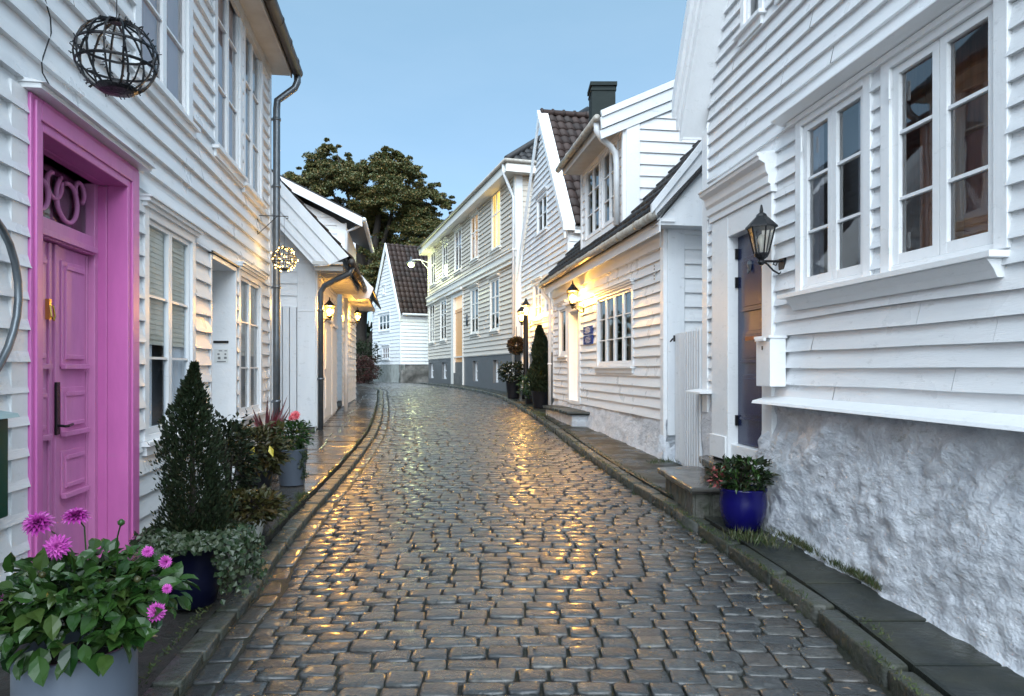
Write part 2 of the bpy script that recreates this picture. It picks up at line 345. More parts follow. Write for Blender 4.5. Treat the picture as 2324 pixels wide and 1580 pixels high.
for i in range(ny):
    for j in range(16): a = i*17+j; m.f.append((a, a+1, a+18, a+17))
kind(m.build('road_bedding', nm('wet_joint_grit', (.018,.017,.014), .5, n_scale=5, n_amt=.8, dark=(.016,.024,.008), bump=1, bscale=80), smooth=True), 'structure')
# longitudinal gutter rows and kerbs
def band(f, off, wid, l0, l1, dz, y0, y1, name, mat, sgn, tall=0.0):
    m = MB(); y = y0
    while y < y1:
        l = random.uniform(l0, l1); ya, yb = y, y+l; xa, xb = f(ya), f(yb); ang = math.atan2(yb-ya, xb-xa)
        L2 = math.hypot(yb-ya, xb-xa)/2
        cx, cy = (xa+xb)/2+sgn*(off+wid/2)*abs(math.sin(ang)), (ya+yb)/2-sgn*(off+wid/2)*math.cos(ang)*(1 if math.sin(ang)>0 else -1)
        k = len(m.v); stone(m.v, m.f, cx, cy, G(cy)+dz+random.uniform(-.006,.006), L2-.006, wid/2-.006, ang, tilt=(random.uniform(-.01,.01)+.02, random.uniform(-.03,.03)), rnd=.12)
        if tall:
            for i in range(8): p = m.v[k+i]; m.v[k+i] = (p[0], p[1], p[2]-tall)
        y = yb
    kind(m.build(name, mat, smooth=True), 'structure')
band(xL, 0.0, .145, .19, .30, -.012, .6, 40, 'gutter', sett, 1)
band(xL, 0.0, .145, .22, .38, .038, .6, 40, 'kerb', kerbm, -1, .06)
band(xR, 0.0, .135, .38, .75, .082, .6, 38, 'kerb', kerbm, 1, .1)

# wall lines (street faces of the houses)
LW = lambda y: -2.10-.1445*y if y < 10.5 else -1.616-.153*y
def RW(y):
    if y < 7.46: return 2.86-.1094*y
    if y < 16.55: return 3.465-.15*y
    if y < 22.7: return 4.9-.2*y
    return .12-.3*(y-23.8)
def slabs(fa, fb, dz, name, mat, y0, y1, l0, l1, cols):
    m = MB(); y = y0
    while y < y1:
        l = random.uniform(l0, l1)*(1 if y < 20 else 1.5); xa0, xb0, xa1, xb1 = fa(y), fb(y), fa(y+l), fb(y+l)
        n = cols(y); cuts = [0]+sorted([(i+random.uniform(-.15,.15))/n for i in range(1, n)])+[1]
        for i in range(n):
            t0, t1 = cuts[i], cuts[i+1]; gx = .004; z = random.uniform(-.006,.004)
            A = (xa0+(xb0-xa0)*t0+gx, y+.005); B = (xa0+(xb0-xa0)*t1-gx, y+.005+random.uniform(-.01,.01)); C = (xa1+(xb1-xa1)*t1-gx, y+l-.005); D = (xa1+(xb1-xa1)*t0+gx, y+l-.005)
            tt = [random.uniform(-.003,.003) for _ in range(4)]
            top = [(p[0], p[1], G(p[1])+dz+z+q) for p, q in zip((A,B,C,D), tt)]
            cen = ((A[0]+C[0])/2, (A[1]+C[1])/2)
            top = [((p[0]), p[1], p[2]-.004) for p in top]; inn = [(p[0]+(cen[0]-p[0])*.05, p[1]+(cen[1]-p[1])*.05, p[2]+.005) for p in top]; bot = [(p[0], p[1], p[2]-.1) for p in top]
            k = len(m.v); m.v += bot+top+inn
            m.f += [(k+4+j, k+4+(j+1)%4, k+8+(j+1)%4, k+8+j) for j in range(4)]+[(k+j, k+(j+1)%4, k+4+(j+1)%4, k+4+j) for j in range(4)]+[(k+8,k+9,k+10,k+11)]
        y += l
    kind(m.build(name, mat), 'structure')
slabs(lambda y: xR(y)+.145, lambda y: max(RW(y), xR(y)+.5)+.05, .09, 'sidewalk', slab, .5, 34, .45, .95, lambda y: 1)
slabs(lambda y: LW(y)-.1, lambda y: xL(y)-.185, .050, 'sidewalk', slabb, 4.4, 24, .28, .55, lambda y: 1 if y < 9 else 2)
m = MB()
for i in range(60):
    for j in range(14):
        y = .4+i*.07; t = j/13; x = (LW(y)-.1)*(1-t)+(xL(y)-.14)*t
        m.v.append((x, y, G(y)+.028+.022*noise.fractal(Vector((x*7, y*7, 3)), 1, 2, 4)))
for i in range(59):
    for j in range(13): a = i*14+j; m.f.append((a, a+1, a+15, a+14))
kind(m.build('verge', nm('trodden_earth', (.030,.032,.026), .55, n_scale=22, n_amt=.8, dark=(.008,.009,.007), bump=1, bscale=50), smooth=True), 'structure')
def plaza(y): return (-3.59-.153*(y-12.9))
slabs(lambda y: min(-5.4-.35*(y-24), xL(y)-1.6), lambda y: xL(y)-.215, .05, 'path', slabb, 24, 34, .4, .8, lambda y: 2)

# ================================================================ BUILDING TOOLS
def siding(m, F, s0, s1, z0, z1, bh, ops=(), lo=None, hi=None, th=.022, wob=.003):
    """overlapping clapboards cut round the openings; lo/hi give the sloping ends of a gable"""
    n = max(1, round((z1-z0)/bh)); bh = (z1-z0)/n; ph = random.uniform(0, 50)
    for i in range(n):
        za, zb = z0+i*bh, z0+(i+1)*bh
        br = sorted({za, zb} | {z for o in ops for z in (o[2], o[3]) if za+1e-4 < z < zb-1e-4})
        seg_off = {}
        for q in range(len(br)-1):
            z_0, z_1 = br[q], br[q+1]; zc = (z_0+z_1)/2
            a0 = s0 if lo is None else max(s0, lo(z_0)); a1 = s1 if hi is None else min(s1, hi(z_0))
            b0 = s0 if lo is None else max(s0, lo(z_1)); b1 = s1 if hi is None else min(s1, hi(z_1))
            cuts = sorted((o[0], o[1]) for o in ops if o[2] < zc < o[3]); iv = []; cur = None
            pos = -1e9
            edges = []
            st = (a0, b0)
            for c0, c1 in cuts:
                if c0 > st[0]: edges.append((st, (c0, c0)))
                st = (max(st[0], c1), max(st[1], c1))
            edges.append((st, (a1, b1)))
            if wob:
                e2 = []
                for (p0, p1) in edges:
                    js = p0[0] + ((i*2.618+ph) % 1)*1.9 + .5
                    while js < p1[0]-.35 and js > p0[0]:
                        e2.append((p0, (js-.0015, js-.0015))); p0 = (js+.0015, js+.0015); js += 1.7+((i*1.618+js) % 1)*2.2
                    e2.append((p0, p1))
                edges = e2
            for (l0_, l1_), (r0, r1) in edges:
                if r0-l0_ < .005: continue
                nn = max(1, int((r0-l0_)/.45)) if wob else 1
                yo = lambda z: -th*(1-(z-za)/bh)-.003
                pts = []
                for k in range(nn+1):
                    t = k/nn; sa = l0_+(r0-l0_)*t; sb = l1_+(max(r1, l1_)-l1_)*t
                    w = wob*noise.noise(Vector((sa*1.7+ph, i*7.3, 0)))*2+wob*.9*(((l0_*7.77+i*.37) % 1)-.5) if wob else 0
                    wz = wob*1.2*noise.noise(Vector((sa*1.1+ph, i*3.1, 9)))*2 if wob and q == 0 else 0
                    pts.append((sa, yo(z_0)+w, z_0+wz, sb, yo(z_1)+w*.3, z_1+(.006 if q == len(br)-2 else 0)))
                for k in range(nn):
                    p, r = pts[k], pts[k+1]
                    m.quad((p[0],p[1],p[2]),(r[0],r[1],r[2]),(r[3],r[4],r[5]),(p[3],p[4],p[5]), F)
                    if q == 0: m.quad((p[0],.01,p[2]+.002),(r[0],.01,r[2]+.002),(r[0],r[1],r[2]),(p[0],p[1],p[2]), F)
def tiles(m, F, O, A, B, L, H, tw=.24, th=.32, amp=.03, clip=None, sub=5):
    """pantiles over a slope: O corner, A unit along eave, B unit up the slope (wall-frame vectors)"""
    A = Vector(A); B = Vector(B); Nn = A.cross(B).normalized()
    if Nn.z < 0: Nn = -Nn
    O = Vector(O); nr = int(H/th)+1; nc = int(L/tw)+1
    for r in range(nr):
        for c in range(nc):
            if clip and not clip(c*tw+tw/2, r*th+th/2): continue
            k = len(m.v); jz = random.uniform(-.005,.005); js = random.uniform(-.008,.008)
            for e, (b, lift) in enumerate(((0, .035), (min(th*1.12, H-r*th), .0))):
                for j in range(sub):
                    t = j/(sub-1); x = c*tw+t*tw*1.06; hgt = amp*math.sin(t*math.pi*1.5-.2)
                    p = O+A*(min(x, L)+js*0)+B*(r*th+b+js)+Nn*(hgt+lift+jz); m.v.append(F.P(*p))
            # tile lower lip
            for j in range(sub):
                t = j/(sub-1); x = c*tw+t*tw*1.06; p = O+A*min(x, L)+B*(r*th+js)+Nn*(amp*math.sin(t*math.pi*1.5-.2)+jz+.005); m.v.append(F.P(*p))
            for j in range(sub-1): m.f.append((k+j, k+j+1, k+sub+j+1, k+sub+j)); m.f.append((k+2*sub+j, k+2*sub+j+1, k+j+1, k+j))
def window(root, F, s0, s1, z0, z1, n=2, pm=None, mg=.03, cy=None, sf=.28, rows=(.5,), cas=.08, sash=.04, mun=.02, back='dark', head=True, sill=True, mat=None, wmat=None, dep=.5, proud=.035, label=None, cols=None, hd=.09):
    """casing + sashes + glass + what is behind; returns the opening rectangle to cut from the boards"""
    mat = mat or trim
    w = MB(F)
    w.box(s0, s0+cas, -proud, .08, z0, z1); w.box(s1-cas, s1, -proud, .08, z0, z1)
    w.box(s0+cas, s1-cas, -proud-.002, .08, z1-cas, z1+.002); w.box(s0+cas, s1-cas, -proud+.012, .08, z0, z0+cas*.45)
    W_ = w.build('window', mat, root, label=label, bevel=.004 if s1-s0 > .8 else 0)
    if head:
        h = MB(F); h.box(s0-.05, s1+.05, -hd, -.004, z1+.003, z1+.035); h.box(s0-.025, s1+.025, -hd*.7, -.004, z1-.03, z1+.0028)
        h.box(s0-.06, s1+.06, -hd-.02, -.002, z1+.0352, z1+.05); h.build('cornice', mat, W_)
    if sill:
        h = MB(F); h.box(s0-.05, s1+.05, -hd, -.004, z0-.035, z0-.002); h.box(s0-.01, s1+.01, -hd*.6, -.004, z0-.11, z0-.0352); h.build('sill', mat, W_)
    a0, a1, b0, b1 = s0+cas, s1-cas, z0+cas*.45, z1-cas
    sw = (a1-a0)/n; P = MB(F); S_ = MB(F)
    for i in range(n):
        x0, x1 = a0+i*sw+.004, a0+(i+1)*sw-.004; y0 = -.012; y1 = .028
        S = MB(F); S.box(x0, x0+sash, y0, y1, b0+.003, b1-.003); S.box(x1-sash, x1, y0, y1, b0+.003, b1-.003)
        S.box(x0+sash, x1-sash, y0+.001, y1, b0+.003, b0+sash*1.3); S.box(x0+sash, x1-sash, y0+.001, y1, b1-sash, b1-.003)
        for r in rows:
            zz = b0+(b1-b0)*r; S.box(x0+sash, x1-sash, y0+.006, y1-.002, zz-mun/2, zz+mun/2)
        if cols:
            for c in cols: xx = x0+(x1-x0)*c; S.box(xx-mun/2, xx+mun/2, y0+.007, y1-.003, b0+sash*1.3, b1-sash)
        S.build('sash', mat, W_)
        P.quad((x0+sash-.003,.014,b0+sash), (x1-sash+.003,.014,b0+sash), (x1-sash+.003,.014,b1-sash+.003), (x0+sash-.003,.014,b1-sash+.003))
    P.build('pane', pm or glass, W_)
    rm = MB(F)
    for q in (((s0-mg,dep,z0-.03),(s1+mg,dep,z0-.03),(s1+mg,dep,z1+.03),(s0-mg,dep,z1+.03)), ((s0-mg,.082,z0-.03),(s0-mg,dep,z0-.03),(s0-mg,dep,z1+.03),(s0-mg,.082,z1+.03)),
              ((s1+mg,.082,z0-.03),(s1+mg,dep,z0-.03),(s1+mg,dep,z1+.03),(s1+mg,.082,z1+.03)), ((s0-mg,.082,z0-.03),(s1+mg,.082,z0-.03),(s1+mg,dep,z0-.03),(s0-mg,dep,z0-.03)), ((s0-mg,.082,z1+.03),(s1+mg,.082,z1+.03),(s1+mg,dep,z1+.03),(s0-mg,dep,z1+.03))):
        rm.quad(*q)
    rm.build('room', wmat or room, W_)
    if back in ('curtain', 'blush', 'lit', 'warm', 'drawn', 'sides'):
        cm = {'curtain': curt, 'blush': curtp, 'lit': litwin, 'warm': litdim, 'drawn': curt, 'sides': curt}[back]; C = MB(F)
        wd = a1-a0; spans = [(a0-.02, a1+.02)] if back in ('lit', 'warm', 'drawn', 'blush') else [(a0-.02, a0+wd*sf), (a1-wd*sf, a1+.02)]
        for c0, c1 in spans:
            nn = max(6, int((c1-c0)/.025)); k = len(C.v)
            for j in range(nn+1):
                t = c0+(c1-c0)*j/nn; yy = (cy or (.055 if back in ('drawn','blush') else .10))+.010*math.sin(j*1.9)
                C.v += [F.P(t, yy, b0-.02), F.P(t, yy, b1+.05)]
            C.f += [(k+2*j, k+2*j+2, k+2*j+3, k+2*j+1) for j in range(nn)]
        C.build('curtain', cm, W_)
    return (s0+.01, s1-.01, z0+.005, z1-.005), W_
def rough(F, s0, s1, zb, zt, out_top, out_bot, amp, ds, name, mat, root, seed=0, sc=2.2):
    m = MB(F); nx = int((s1-s0)/ds)+1; nz = max(4, int((zt-(zb(s0)))/ds)); k = 0
    for i in range(nx+1):
        s_ = s0+(s1-s0)*i/nx; b = zb(s_)
        for j in range(nz+1):
            t = j/nz; z = b+(zt-b)*t
            o = out_bot+(out_top-out_bot)*t**.7
            v = Vector((s_*sc*.8+seed, z*sc*1.2-s_*.8, seed))
            d = amp*(noise.fractal(v, 1.0, 2.1, 5)*.9+.8*noise.noise(v*.6)) + amp*.7*abs(noise.noise(Vector((s_*5+z*4, z*9-s_*6, seed))))
            e = min(1, (1-t)*6+.25)
            m.v.append(F.P(s_, -(o+d*e), z))
    for i in range(nx):
        for j in range(nz): a = i*(nz+1)+j; m.f.append((a, a+nz+1, a+nz+2, a+1))
    for s_, y in ((s0, 0), (s1, 0)):   # ends turned back into the wall
        idx = 0 if s_ == s0 else nx; k = len(m.v)
        for j in range(nz+1):
            p = m.v[idx*(nz+1)+j]; m.v.append(F.P(s_, .25, p[2]))
        for j in range(nz):
            a = idx*(nz+1)+j; m.f.append((a, a+1, k+j+1, k+j))
    return m.build(name, mat, root, smooth=True)
def slabroof(m, F, pts, th, s0, s1):
    """pts two (y,z) points of the upper face; slab along a from s0 to s1"""
    (ya, za), (yb, zb) = pts; m.prism([(s0,ya,za),(s0,yb,zb),(s0,yb,zb-th),(s0,ya,za-th)], (s1-s0,0,0), F)

def lantern(name, label, mount, out, lit, F, s=1.0, energy=60, group='street lanterns', curl=True):
    """four-sided tapered lantern on a scrolled wall bracket; mount = (a,z) on wall, out = reach"""
    a, z = mount; base = F.P(a, 0, z); root = thing(name, label, 'lantern', base, group)
    b = MB(F); b.lathe((a, -.012, z), [(.001,0)], 3) if False else None
    pl = MB(F); n = 14
    ring = [(a+.045*s*math.cos(2*math.pi*i/n), -.03, z+.07*s*math.sin(2*math.pi*i/n)) for i in range(n)]; pl.prism(ring, (0,.03,0)); pl.build('wall_plate', iron, root)
    c = out; bt = z+.02*s
    b.tube([(a,-.02,bt),(a,-.4*c,bt),(a,-c,bt)], .009*s, 6)
    b.tube([(a,-.02,z-.05*s),(a,-.25*c,z-.07*s),(a,-.5*c,z-.045*s),(a,-.75*c,z-.0*s),(a,-.95*c,bt)], .007*s, 6)
    b.tube([(a,-.3*c,bt),(a,-.38*c,bt-.03*s),(a,-.5*c,bt-.02*s),(a,-.45*c,bt-.005*s)], .005*s, 6); b.build('bracket', iron, root)
    cx = F.P(a, -c, bt)
    def sq(r, zz, q=6): return [(cx[0]+r*math.cos(2*math.pi*(i+.5)/q), cx[1]+r*math.sin(2*math.pi*(i+.5)/q), zz) for i in range(q)]
    z0 = bt+.05*s; z1 = bt+.24*s; r0, r1 = .05*s, .095*s
    fr = MB(); A, B = sq(r0, z0), sq(r1, z1)
    for i in range(6): fr.tube([A[i], B[i]], .006*s, 5)
    fr.lathe((cx[0],cx[1],0), [(.012*s,bt-.03*s),(.03*s,bt-.01*s),(.02*s,bt+.01*s),(.045*s,bt+.03*s),(.055*s,z0),(.05*s,z0+.008*s)], 12)
    fr.build('lantern_frame', iron, root)
    cp = MB(); cp.lathe((cx[0],cx[1],0), [(r1*.8,z1-.002*s),(r1*1.22,z1),(r1*1.2,z1+.012*s),(r1*.8,z1+.05*s),(r1*.42,z1+.085*s),(r1*.36,z1+.10*s),(r1*.14,z1+.115*s),(r1*.14,z1+.13*s),(r1*.06,z1+.17*s)], 6)
    cp.build('lantern_cap', iron, root)
    gl = MB()
    for i in range(6): gl.add([A[i], A[(i+1)%6], B[(i+1)%6], B[i]], [(0,1,2,3)])
    gl.build('lantern_glass', lglass, root)
    bb = MB(); r = .026*s; zc = (z0+z1)/2
    bb.lathe((cx[0],cx[1],0), [(.004*s,z0+.01*s),(.012*s,z0+.02*s),(.014*s,zc-.03*s),(r,zc-.005*s),(r*1.05,zc+.015*s),(r*.7,zc+.04*s),(.003*s,zc+.052*s)], 10)
    bb.build('bulb', flamem if lit else paper, root, smooth=True)
    if lit:
        L = bpy.data.lights.new('lamp_light', 'POINT'); L.energy = energy; L.color = (1.0,.48,.07); L.shadow_soft_size = .045*s
        lo_ = bpy.data.objects.new('lamp_light', L); COL.objects.link(lo_); lo_.parent = root
        lo_.location = (cx[0]-base[0], cx[1]-base[1], zc+.02*s-base[2])
    return root
# ================================================================ LEFT HOUSE WITH THE PINK DOOR
F = Fr(-2.10, 0, -.1445, 1); hl = thing('clapboard_house', 'white two storey clapboard house with the pink front door and a dark gutter', 'house', F.P(8, 0, .3))
H = F.hit; s_end = H(611, 800)[0]; s_beg = -3.0; zt = 5.92; zb = .02
ops = []
# pink door ---------------------------------------------------
oa, ob = F.S(50), F.S(301); ia, ib = F.S(79), F.S(276); ztop_o = H(301, 392)[1]+.02; ztop_i = H(278, 428)[1]+.01
dzb = G(4.6)+.08; ops.append((oa+.01, ob-.01, -1, ztop_o-.01)); dy = .19
d = MB(F)
d.box(oa, ia, -.045, .10, dzb-.2, ztop_o); d.box(ib, ob, -.045, .10, dzb-.2, ztop_o); d.box(ia, ib, -.047, .10, ztop_i, ztop_o+.001)
d.box(oa+.03, ia-.05, -.06, -.044, dzb-.2, ztop_o-.03); d.box(ib+.05, ob-.03, -.06, -.044, dzb-.2, ztop_o-.03); d.box(ia-.05, ib+.05, -.0605, -.044, ztop_i+.05, ztop_o-.031)
d.box(ia-.03, ia, .101, .34, dzb-.2, ztop_i); d.box(ib, ib+.03, .101, .34, dzb-.2, ztop_i); d.box(ia, ib, .101, .34, ztop_i, ztop_i+.03)
DF = d.build('door_frame', pink, hl, label='deep pink painted door surround with panelled reveal', bevel=.006)
c = MB(F); c.box(oa-.05, ob+.05, -.12, .0, ztop_o+.003, ztop_o+.03); c.prism([(oa-.06,-.15,ztop_o+.031),(oa-.06,0,ztop_o+.06),(oa-.06,0,ztop_o+.031)], (ob-oa+.12,0,0)); c.build('door_hood', trim, hl)
c = MB(F); c.box(oa-.16, oa-.003, -.03, .05, dzb-.2, ztop_o+.002); c.build('corner_board', trim, hl)
# transom and leaves
ty0, ty1 = H(210, 582, dy)[1], H(210, 541, dy)[1]; tz1 = H(205, 408, dy)[1]; tb = ztop_i-.0
jamb = .055
fr = MB(F); fr.box(ia, ia+jamb, dy-.03, dy+.06, dzb, ztop_i); fr.box(ib-jamb, ib, dy-.03, dy+.06, dzb, ztop_i); fr.box(ia+jamb, ib-jamb, dy-.028, dy+.06, ty0, ty1); fr.box(ia+jamb, ib-jamb, dy-.028, dy+.06, tz1, ztop_i)
fr.box(ia+jamb, ib-jamb, dy-.055, dy-.029, ty0+.01, ty0+.05)
fr.build('transom_frame', pinkd, hl, label='pink frame of the scrollwork transom over the door', bevel=.004)
t = MB(F); t.quad((ia,dy+.03,ty1-.01),(ib,dy+.03,ty1-.01),(ib,dy+.03,tz1+.01),(ia,dy+.03,tz1+.01)); TP = t.build('transom_pane', glass, hl)
t = MB(F); t.box(ia-.05, ib+.05, dy+.30, dy+.32, ty1-.1, tz1+.1); t.build('transom_backing', dkred, TP)
sc = MB(F); zc = (ty1+tz1)/2; hh = (tz1-ty1)*.5; mid = (ia+ib)/2
def scroll(cx, cz, r, a0, a1, k=1.0, n=22):
    return [(cx+(r*(1-.55*i/n*k))*math.cos(a0+(a1-a0)*i/n), dy+.012, cz+(r*(1-.55*i/n*k))*math.sin(a0+(a1-a0)*i/n)) for i in range(n+1)]
for cx, cz, r, a0, a1, k in [(mid-.30,zc+.00,hh*.62,2.6,-3.2,.9),(mid-.12,zc-.04,hh*.62,3.4,7.6,.7),(mid+.04,zc+.05,hh*.55,0.3,-4.6,.8),(mid+.24,zc-.02,hh*.80,2.2,8.2,.55),(mid+.40,zc+.08,hh*.40,-1.0,3.6,.7),(mid-.44,zc-.05,hh*.5,0,4.8,.7)]:
    sc.tube(scroll(cx, cz, r, a0, a1, k), .016, 6)
sc.tube([(mid-.17,dy+.012,ty1),(mid-.17,dy+.012,tz1)], .016, 6); sc.build('scrollwork', pinkd, hl, smooth=True, label='pink carved scrollwork in the transom')
la, lb = F.S(119, dy+.02), ib-jamb-.006; wl = lb-la
def leaf_panel(m, x0, x1, z0, z1, y):
    m.box(x0, x1, y-.012, y, z0, z1); m.box(x0+.035, x1-.035, y-.024, y-.011, z0+.05, z1-.04)
    m.box(x0-.015, x1+.015, y-.045, y-.012, z0-.012, z0+.022); m.box(x0+.03, x1-.03, y-.034, y-.0245, z1-.06, z1-.03); m.box(x0+.04,x1-.04,y-.034,y-.0245,z0+.055,z0+.085)
for nme, x0, x1 in (('door', la, lb), ('door', ia+jamb+.003, la-.022)):
    D = MB(F); yy = dy+.02; D.box(x0, x1, yy, yy+.04, dzb, ty0-.004)
    if nme == 'door' and x0 == la:
        for vt, vb in ((597,834),(878,983),(1019,1120)):
            zt_, zb_ = H(165, vt, dy)[1], H(165, vb, dy)[1]; leaf_panel(D, x0+.10, x1-.07, zb_, zt_, yy)
        D.box(x0, x0+.05, yy-.018, yy, dzb, ty0-.006); D.box(x1-.02, x1, yy-.008, yy, dzb, ty0-.006)
    else:
        D.box(x1-.05, x1-.015, yy-.014, yy, dzb, ty0-.006); leaf_panel(D, x0+.05, x1-.08, H(165,834,dy)[1], H(165,597,dy)[1], yy); leaf_panel(D, x0+.05, x1-.08, H(165,983,dy)[1], H(165,878,dy)[1], yy)
    DD = D.build('door', pinkd, hl, bevel=.004, label='pink door leaf with raised panels' if x0 == la else 'narrow pink door leaf on the hinge side')
    if x0 == la:
        h = MB(F); hx = la+.005; z1_, z0_ = H(112, 868, dy)[1], H(112, 990, dy)[1]
        h.box(hx-.022, hx+.026, yy-.034, yy-.018, z0_, z1_); h.tube([(hx,yy-.03,z0_+.06),(hx,yy-.075,z0_+.055),(hx+.03,yy-.08,z0_+.055),(hx+.115,yy-.07,z0_+.06)], .010, 6); h.build('handle', iron, DD, bevel=.004)
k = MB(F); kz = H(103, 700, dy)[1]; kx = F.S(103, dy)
k.box(kx-.012, kx+.012, dy-.03, dy+.005, kz-.07, kz+.06); k.tube([(kx-.02,dy-.035,kz+.02),(kx-.022,dy-.045,kz-.05),(kx,dy-.05,kz-.075),(kx+.022,dy-.045,kz-.05),(kx+.02,dy-.035,kz+.02)], .007, 6); k.build('lamp_glint', brass, hl)  # brass piece standing in for the lamp's yellow reflection on the leaf
th_ = MB(F); th_.box(ia-.02, ib+.02, -.10, .30, dzb-.1, dzb); th_.build('threshold', slabb, hl)
# windows -----------------------------------------------------
def wpx(u0, u1, vt, vb, ut, ub, **kw):
    o, w = window(hl, F, F.S(u0), F.S(u1), H(ub, vb)[1], H(ut, vt)[1], **kw); ops.append(o); return w
wpx(318, 436, 458, 1003, 318, 318, n=2, rows=(.355,.645), cas=.10, back='sides', pm=glassc, cy=.06, wmat=nm('grey_room', (.30,.31,.33), .8), dep=.25, label='tall ground floor window with a half lowered bamboo blind')
# blind in front of the curtain
a0, a1 = F.S(325), F.S(430); zt1 = H(318,480)[1]; zb1 = H(375, 786, .07)[1]
bl = MB(F); bl.box(a0, a1, .036, .042, zb1, zt1); 
for i in range(24): zz = zb1+(zt1-zb1)*i/24; bl.box(a0, a1, .031, .0359, zz, zz+.022)
bl.build('blind', blind, hl, label='beige bamboo blind half way down behind the glass')
wpx(536, 590, 632, 945, 583, 545, n=2, rows=(.33,.67), cas=.10, back='drawn', label='narrow ground floor window with white curtains by the downpipe')
wpx(480, 545, -50, 330, 545, 480, n=2, rows=(.3,.62), cas=.13, back='blush', label='upper window with blush reflection coloured into its curtains, second from the gutter end')
wpx(546, 592, 120, 418, 592, 548, n=2, rows=(.33,.67), cas=.12, back='drawn', label='upper window with pale curtains nearest the downpipe')
z_up0, z_up1 = H(548,418)[1], H(592,120)[1]
wpx(288, 430, 200, 255, 430, 430, n=2, rows=(.3,.62), cas=.16, back='blush', label='upper window with blush reflection coloured into its curtains above the pink door') if False else None
o, w = window(hl, F, F.S(296), F.S(430), z_up0, z_up1, n=2, rows=(.3,.62), cas=.13, back='blush', label='upper window with blush reflection coloured into its curtains above the hanging globe'); ops.append(o)
o, w = window(hl, F, F.S(-60), F.S(60), z_up0, z_up1, n=2, rows=(.33,.67), cas=.12, back='drawn'); ops.append(o)
# white recessed door ---------------------------------------
a0, a1 = F.S(472), F.S(531); zt2 = H(531, 608)[1]; ops.append((a0+.01, a1-.01, -1, zt2)); dz2 = G(7.5)+.1
d = MB(F); d.box(a0-.0, a0+.05, -.03, .32, -.1, zt2); d.box(a1-.045, a1, -.035, .32, -.1, zt2); d.box(a0+.05, a1-.045, -.036, .32, zt2-.05, zt2+.002); d.build('door_frame', trim, hl, bevel=.005, label='white painted recess round the side door')
d = MB(F); d.box(a0-.03, a1+.03, -.06, -.004, zt2+.004, zt2+.022); d.box(a1+.002, a1+.014, -.032, -.004, 0, zt2+.003); d.build('flashing', blackp, hl)
d = MB(F); zz0 = H(500, 690)[1]; d.box(a0+.05, a1-.045, .26, .30, dz2-.1, zz0); d.box(a0+.05, a1-.045, .22, .30, zz0+.001, zz0+.06); d.box(a0+.05, a1-.045, .26, .30, zt2-.12, zt2-.05)
d.box(a0+.12, a0+.52, .245, .26, dz2+.15, dz2+.85); D2 = d.build('door', trim, hl, label='white side door with narrow dark glazing')
d = MB(F); d.box(a0+.30, a1-.24, .252, .2599, dz2+1.0, zz0-.12); d.box(a0+.28, a1-.2, .252, .2599, zz0+.10, zt2-.14); d.build('pane', glass, D2); d = MB(F); d.box(a0+.1,a1-.09,.302,.31,dz2+.9,zt2-.1); d.build('backing', room, D2)
# letter slot, note on reveal
rx = a1-.045
d = MB(F); z1_ = H(510, 774)[1]; d.box(rx-.012, rx-.0005, .05, .22, z1_-.012, z1_+.016); d.build('letter_slot', blackp, hl)
d = MB(F); z1_ = H(515, 805)[1]; d.box(rx-.006, rx-.0005, .05, .21, z1_-.09, z1_+.07); d.build('door_notice', paper, hl)
d = MB(F)
for i, (yy, zz, w_, h_) in enumerate([(.065,.055,.03,.010),(.12,.055,.04,.010),(.075,.02,.02,.02),(.15,.02,.025,.02),(.07,-.02,.03,.025),(.14,-.02,.03,.03),(.08,-.07,.10,.012)]):
    d.box(rx-.008, rx-.0062, yy, yy+w_, z1_+zz-h_, z1_+zz)
d.build('notice_marks', nm('grey_ink', (.2,.2,.2), .6), hl)
# wall --------------------------------------------------------
m = MB(F); siding(m, F, s_beg, s_end-.13, zb, zt, .171, ops, th=.038, wob=.004); m.build('wall', white, hl)
m = MB(F); m.box(s_end-.14, s_end, -.035, .05, zb, zt); m.build('corner_board', trim, hl, label='white corner board beside the grey downpipe', bevel=.004)
MB(F).box(s_beg, oa-.18, .03, .2, -.5, .12).build('plinth', stoneg, hl); MB(F).box(ob+.0, s_end, -.012, .2, -.4, .05).build('plinth', stoneg, hl)
m = MB(F); m.quad((s_end,0,-.3),(s_end,6,-.3),(s_end,6,zt+.1),(s_end,0,zt+.1)); m.quad((s_beg,0,-.3),(s_beg,6,-.3),(s_beg,6,zt),(s_beg,0,zt)); m.quad((s_beg,6,-.3),(s_end,6,-.3),(s_end,6,zt),(s_beg,6,zt)); m.quad((s_beg,.6,zt),(s_end,.6,zt),(s_end,6,zt),(s_beg,6,zt))
m.add([(s_end,-.1,zt),(s_end,6.1,zt),(s_end,3,zt+3)], [(0,1,2)]); m.build('wall', white, hl, label='plain gable end and rear of the house')
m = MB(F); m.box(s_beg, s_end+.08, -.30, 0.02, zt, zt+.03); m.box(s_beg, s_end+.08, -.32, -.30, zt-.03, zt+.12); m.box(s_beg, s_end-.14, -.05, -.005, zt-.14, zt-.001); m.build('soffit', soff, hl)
m = MB(F); slabroof(m, F, [(-.36, zt+.11), (3.1, zt+3.3)], .10, s_beg, s_end+.14); slabroof(m, F, [(6.4, zt+.1), (3.1, zt+3.3)], .10, s_beg, s_end+.14); m.build('roof', tiled, hl)
m = MB(F); m.tube([(s_beg,-.40,zt+.07),(s_end-3,-.40,zt+.07),(s_end+.10,-.40,zt+.05)], .075, 12)
for i in range(9): q = s_end-.3-i*.62; m.tube([(q,-.40,zt+.068),(q+.03,-.40,zt+.068)], .082, 12)
m.build('gutter', gutt, hl, smooth=True)
m = MB(F); ps = s_end-.02
